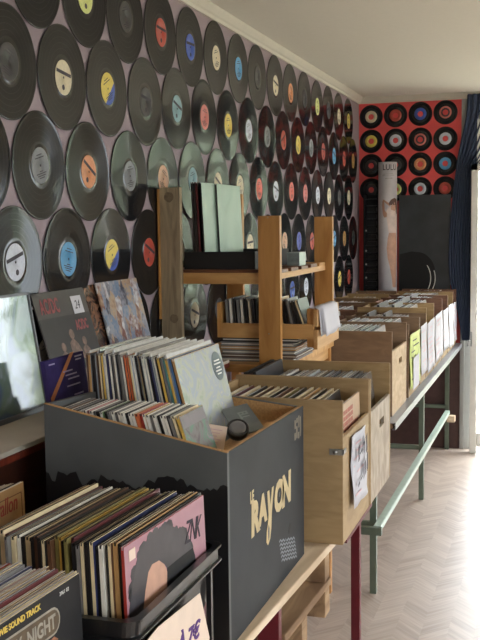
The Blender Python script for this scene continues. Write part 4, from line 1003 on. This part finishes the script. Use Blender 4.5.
# big black board
bd = MB().box(-1.089, -.735, 7.105, 7.127, FZ+.0005, 1.775).build('display_board', M_BOARD, None, .002)
tag(bd, 'large glossy black board leaning behind the bins at the red wall', 'board')
b = MB(); pts = [(-1.086, 1.0), (-.84, 1.0)]+[(-.96+.125*math.cos(a)-(.0), 1.225+.155*math.sin(a)) for a in [k*PI/2/14 for k in range(15)]]+[(-1.0, 1.385), (-1.086, 1.365)]
patch(b, (0, 7.1048, 0), (1, 0, 0), (0, 0, 1), pts, .0012); b.build('black_print', M_BLK, bd)
b = MB()
for cx, R0, a0, a1, w in ((-1.005, .150, -.6, .62, .006), (-.975, .150, -.75, .35, .007)):
    p = [(cx+R0*math.cos(a0+(a1-a0)*k/16)*.9, 1.20+R0*math.sin(a0+(a1-a0)*k/16)*1.0) for k in range(17)]
    q = [(cx+(R0+w)*math.cos(a0+(a1-a0)*k/16)*.9, 1.20+(R0+w)*math.sin(a0+(a1-a0)*k/16)*1.0) for k in range(17)]
    patch(b, (0, 7.1034, 0), (1, 0, 0), (0, 0, 1), p+q[::-1], .0006)
b.build('arc_print', M_WHITEINK, bd)
# curtain drawn aside
b = MB(); prof = [(2.445, -.628, -.30), (2.40, -.626, -.30), (2.30, -.628, -.34), (2.15, -.668, -.42), (1.99, -.695, -.50), (1.95, -.70, -.585), (1.75, -.722, -.588), (1.5, -.745, -.588), (1.2, -.755, -.59), (1.05, -.70, -.592), (.92, -.675, -.594), (.80, -.655, -.596), (.77, -.65, -.60)]
nu = 44; rowsv = []
for z, xl, xr in prof:
    rowsv.append([b.bm.verts.new((xl+(xr-xl)*u/nu, 7.098+.014*math.sin(u*1.25+z*1.3)+.005*math.sin(u*2.9+z*4), z)) for u in range(nu+1)])
for A, B in zip(rowsv, rowsv[1:]):
    for k in range(nu): b.bm.faces.new((A[k], A[k+1], B[k+1], B[k])).smooth = True
o = b.build('curtain', M_NAVY); o.modifiers.new('thick', 'SOLIDIFY').thickness = .003
m_ = o.modifiers.new('smooth', 'SUBSURF'); m_.levels = 1; m_.render_levels = 1
tag(o, 'navy blue curtain drawn aside at the glazed door beside the red wall', 'curtain')

# ------------------------------------------------------------------ light: daylight through the glazing
wd = bpy.data.worlds.new('sky'); S.world = wd; wd.use_nodes = True
nt = wd.node_tree; bg = nt.nodes['Background']
tc = N(nt, 'ShaderNodeTexCoord'); sx_ = N(nt, 'ShaderNodeSeparateXYZ'); nt.links.new(tc.outputs['Generated'], sx_.inputs[0])
r = N(nt, 'ShaderNodeValToRGB'); r.color_ramp.elements[0].color = (.27, .30, .33, 1); r.color_ramp.elements[1].color = (.93, .97, 1, 1); r.color_ramp.elements[1].position = .6
nt.links.new(sx_.outputs[2], r.inputs[0]); nt.links.new(r.outputs[0], bg.inputs[0])
bg.inputs[1].default_value = 15.0
def portal(name, loc, rot, sx, sy):
    l = bpy.data.lights.new(name, 'AREA'); l.shape = 'RECTANGLE'; l.size = sx; l.size_y = sy; l.cycles.is_portal = True
    o = bpy.data.objects.new(name, l); COL.objects.link(o); o.location = loc; o.rotation_euler = rot
portal('daylight_end', ((-.56+2.25)/2, 7.23, 1.16), (-PI/2, 0, 0), 2.81, 2.32)
portal('daylight_side', (RX+.12, sum(W2)/2, 1.52), (0, PI/2, 0), 1.4, W2[1]-W2[0])
portal('daylight_behind', (RX+.12, sum(W1)/2, 1.52), (0, PI/2, 0), 1.4, W1[1]-W1[0])

vs = S.view_settings; vs.view_transform = 'Standard'; vs.look = 'None'; vs.gamma = 1; vs.use_curve_mapping = False
vs.exposure = 0.78
S.cycles.use_denoising = True
S.cycles.max_bounces = 10; S.cycles.diffuse_bounces = 6; S.cycles.transparent_max_bounces = 12
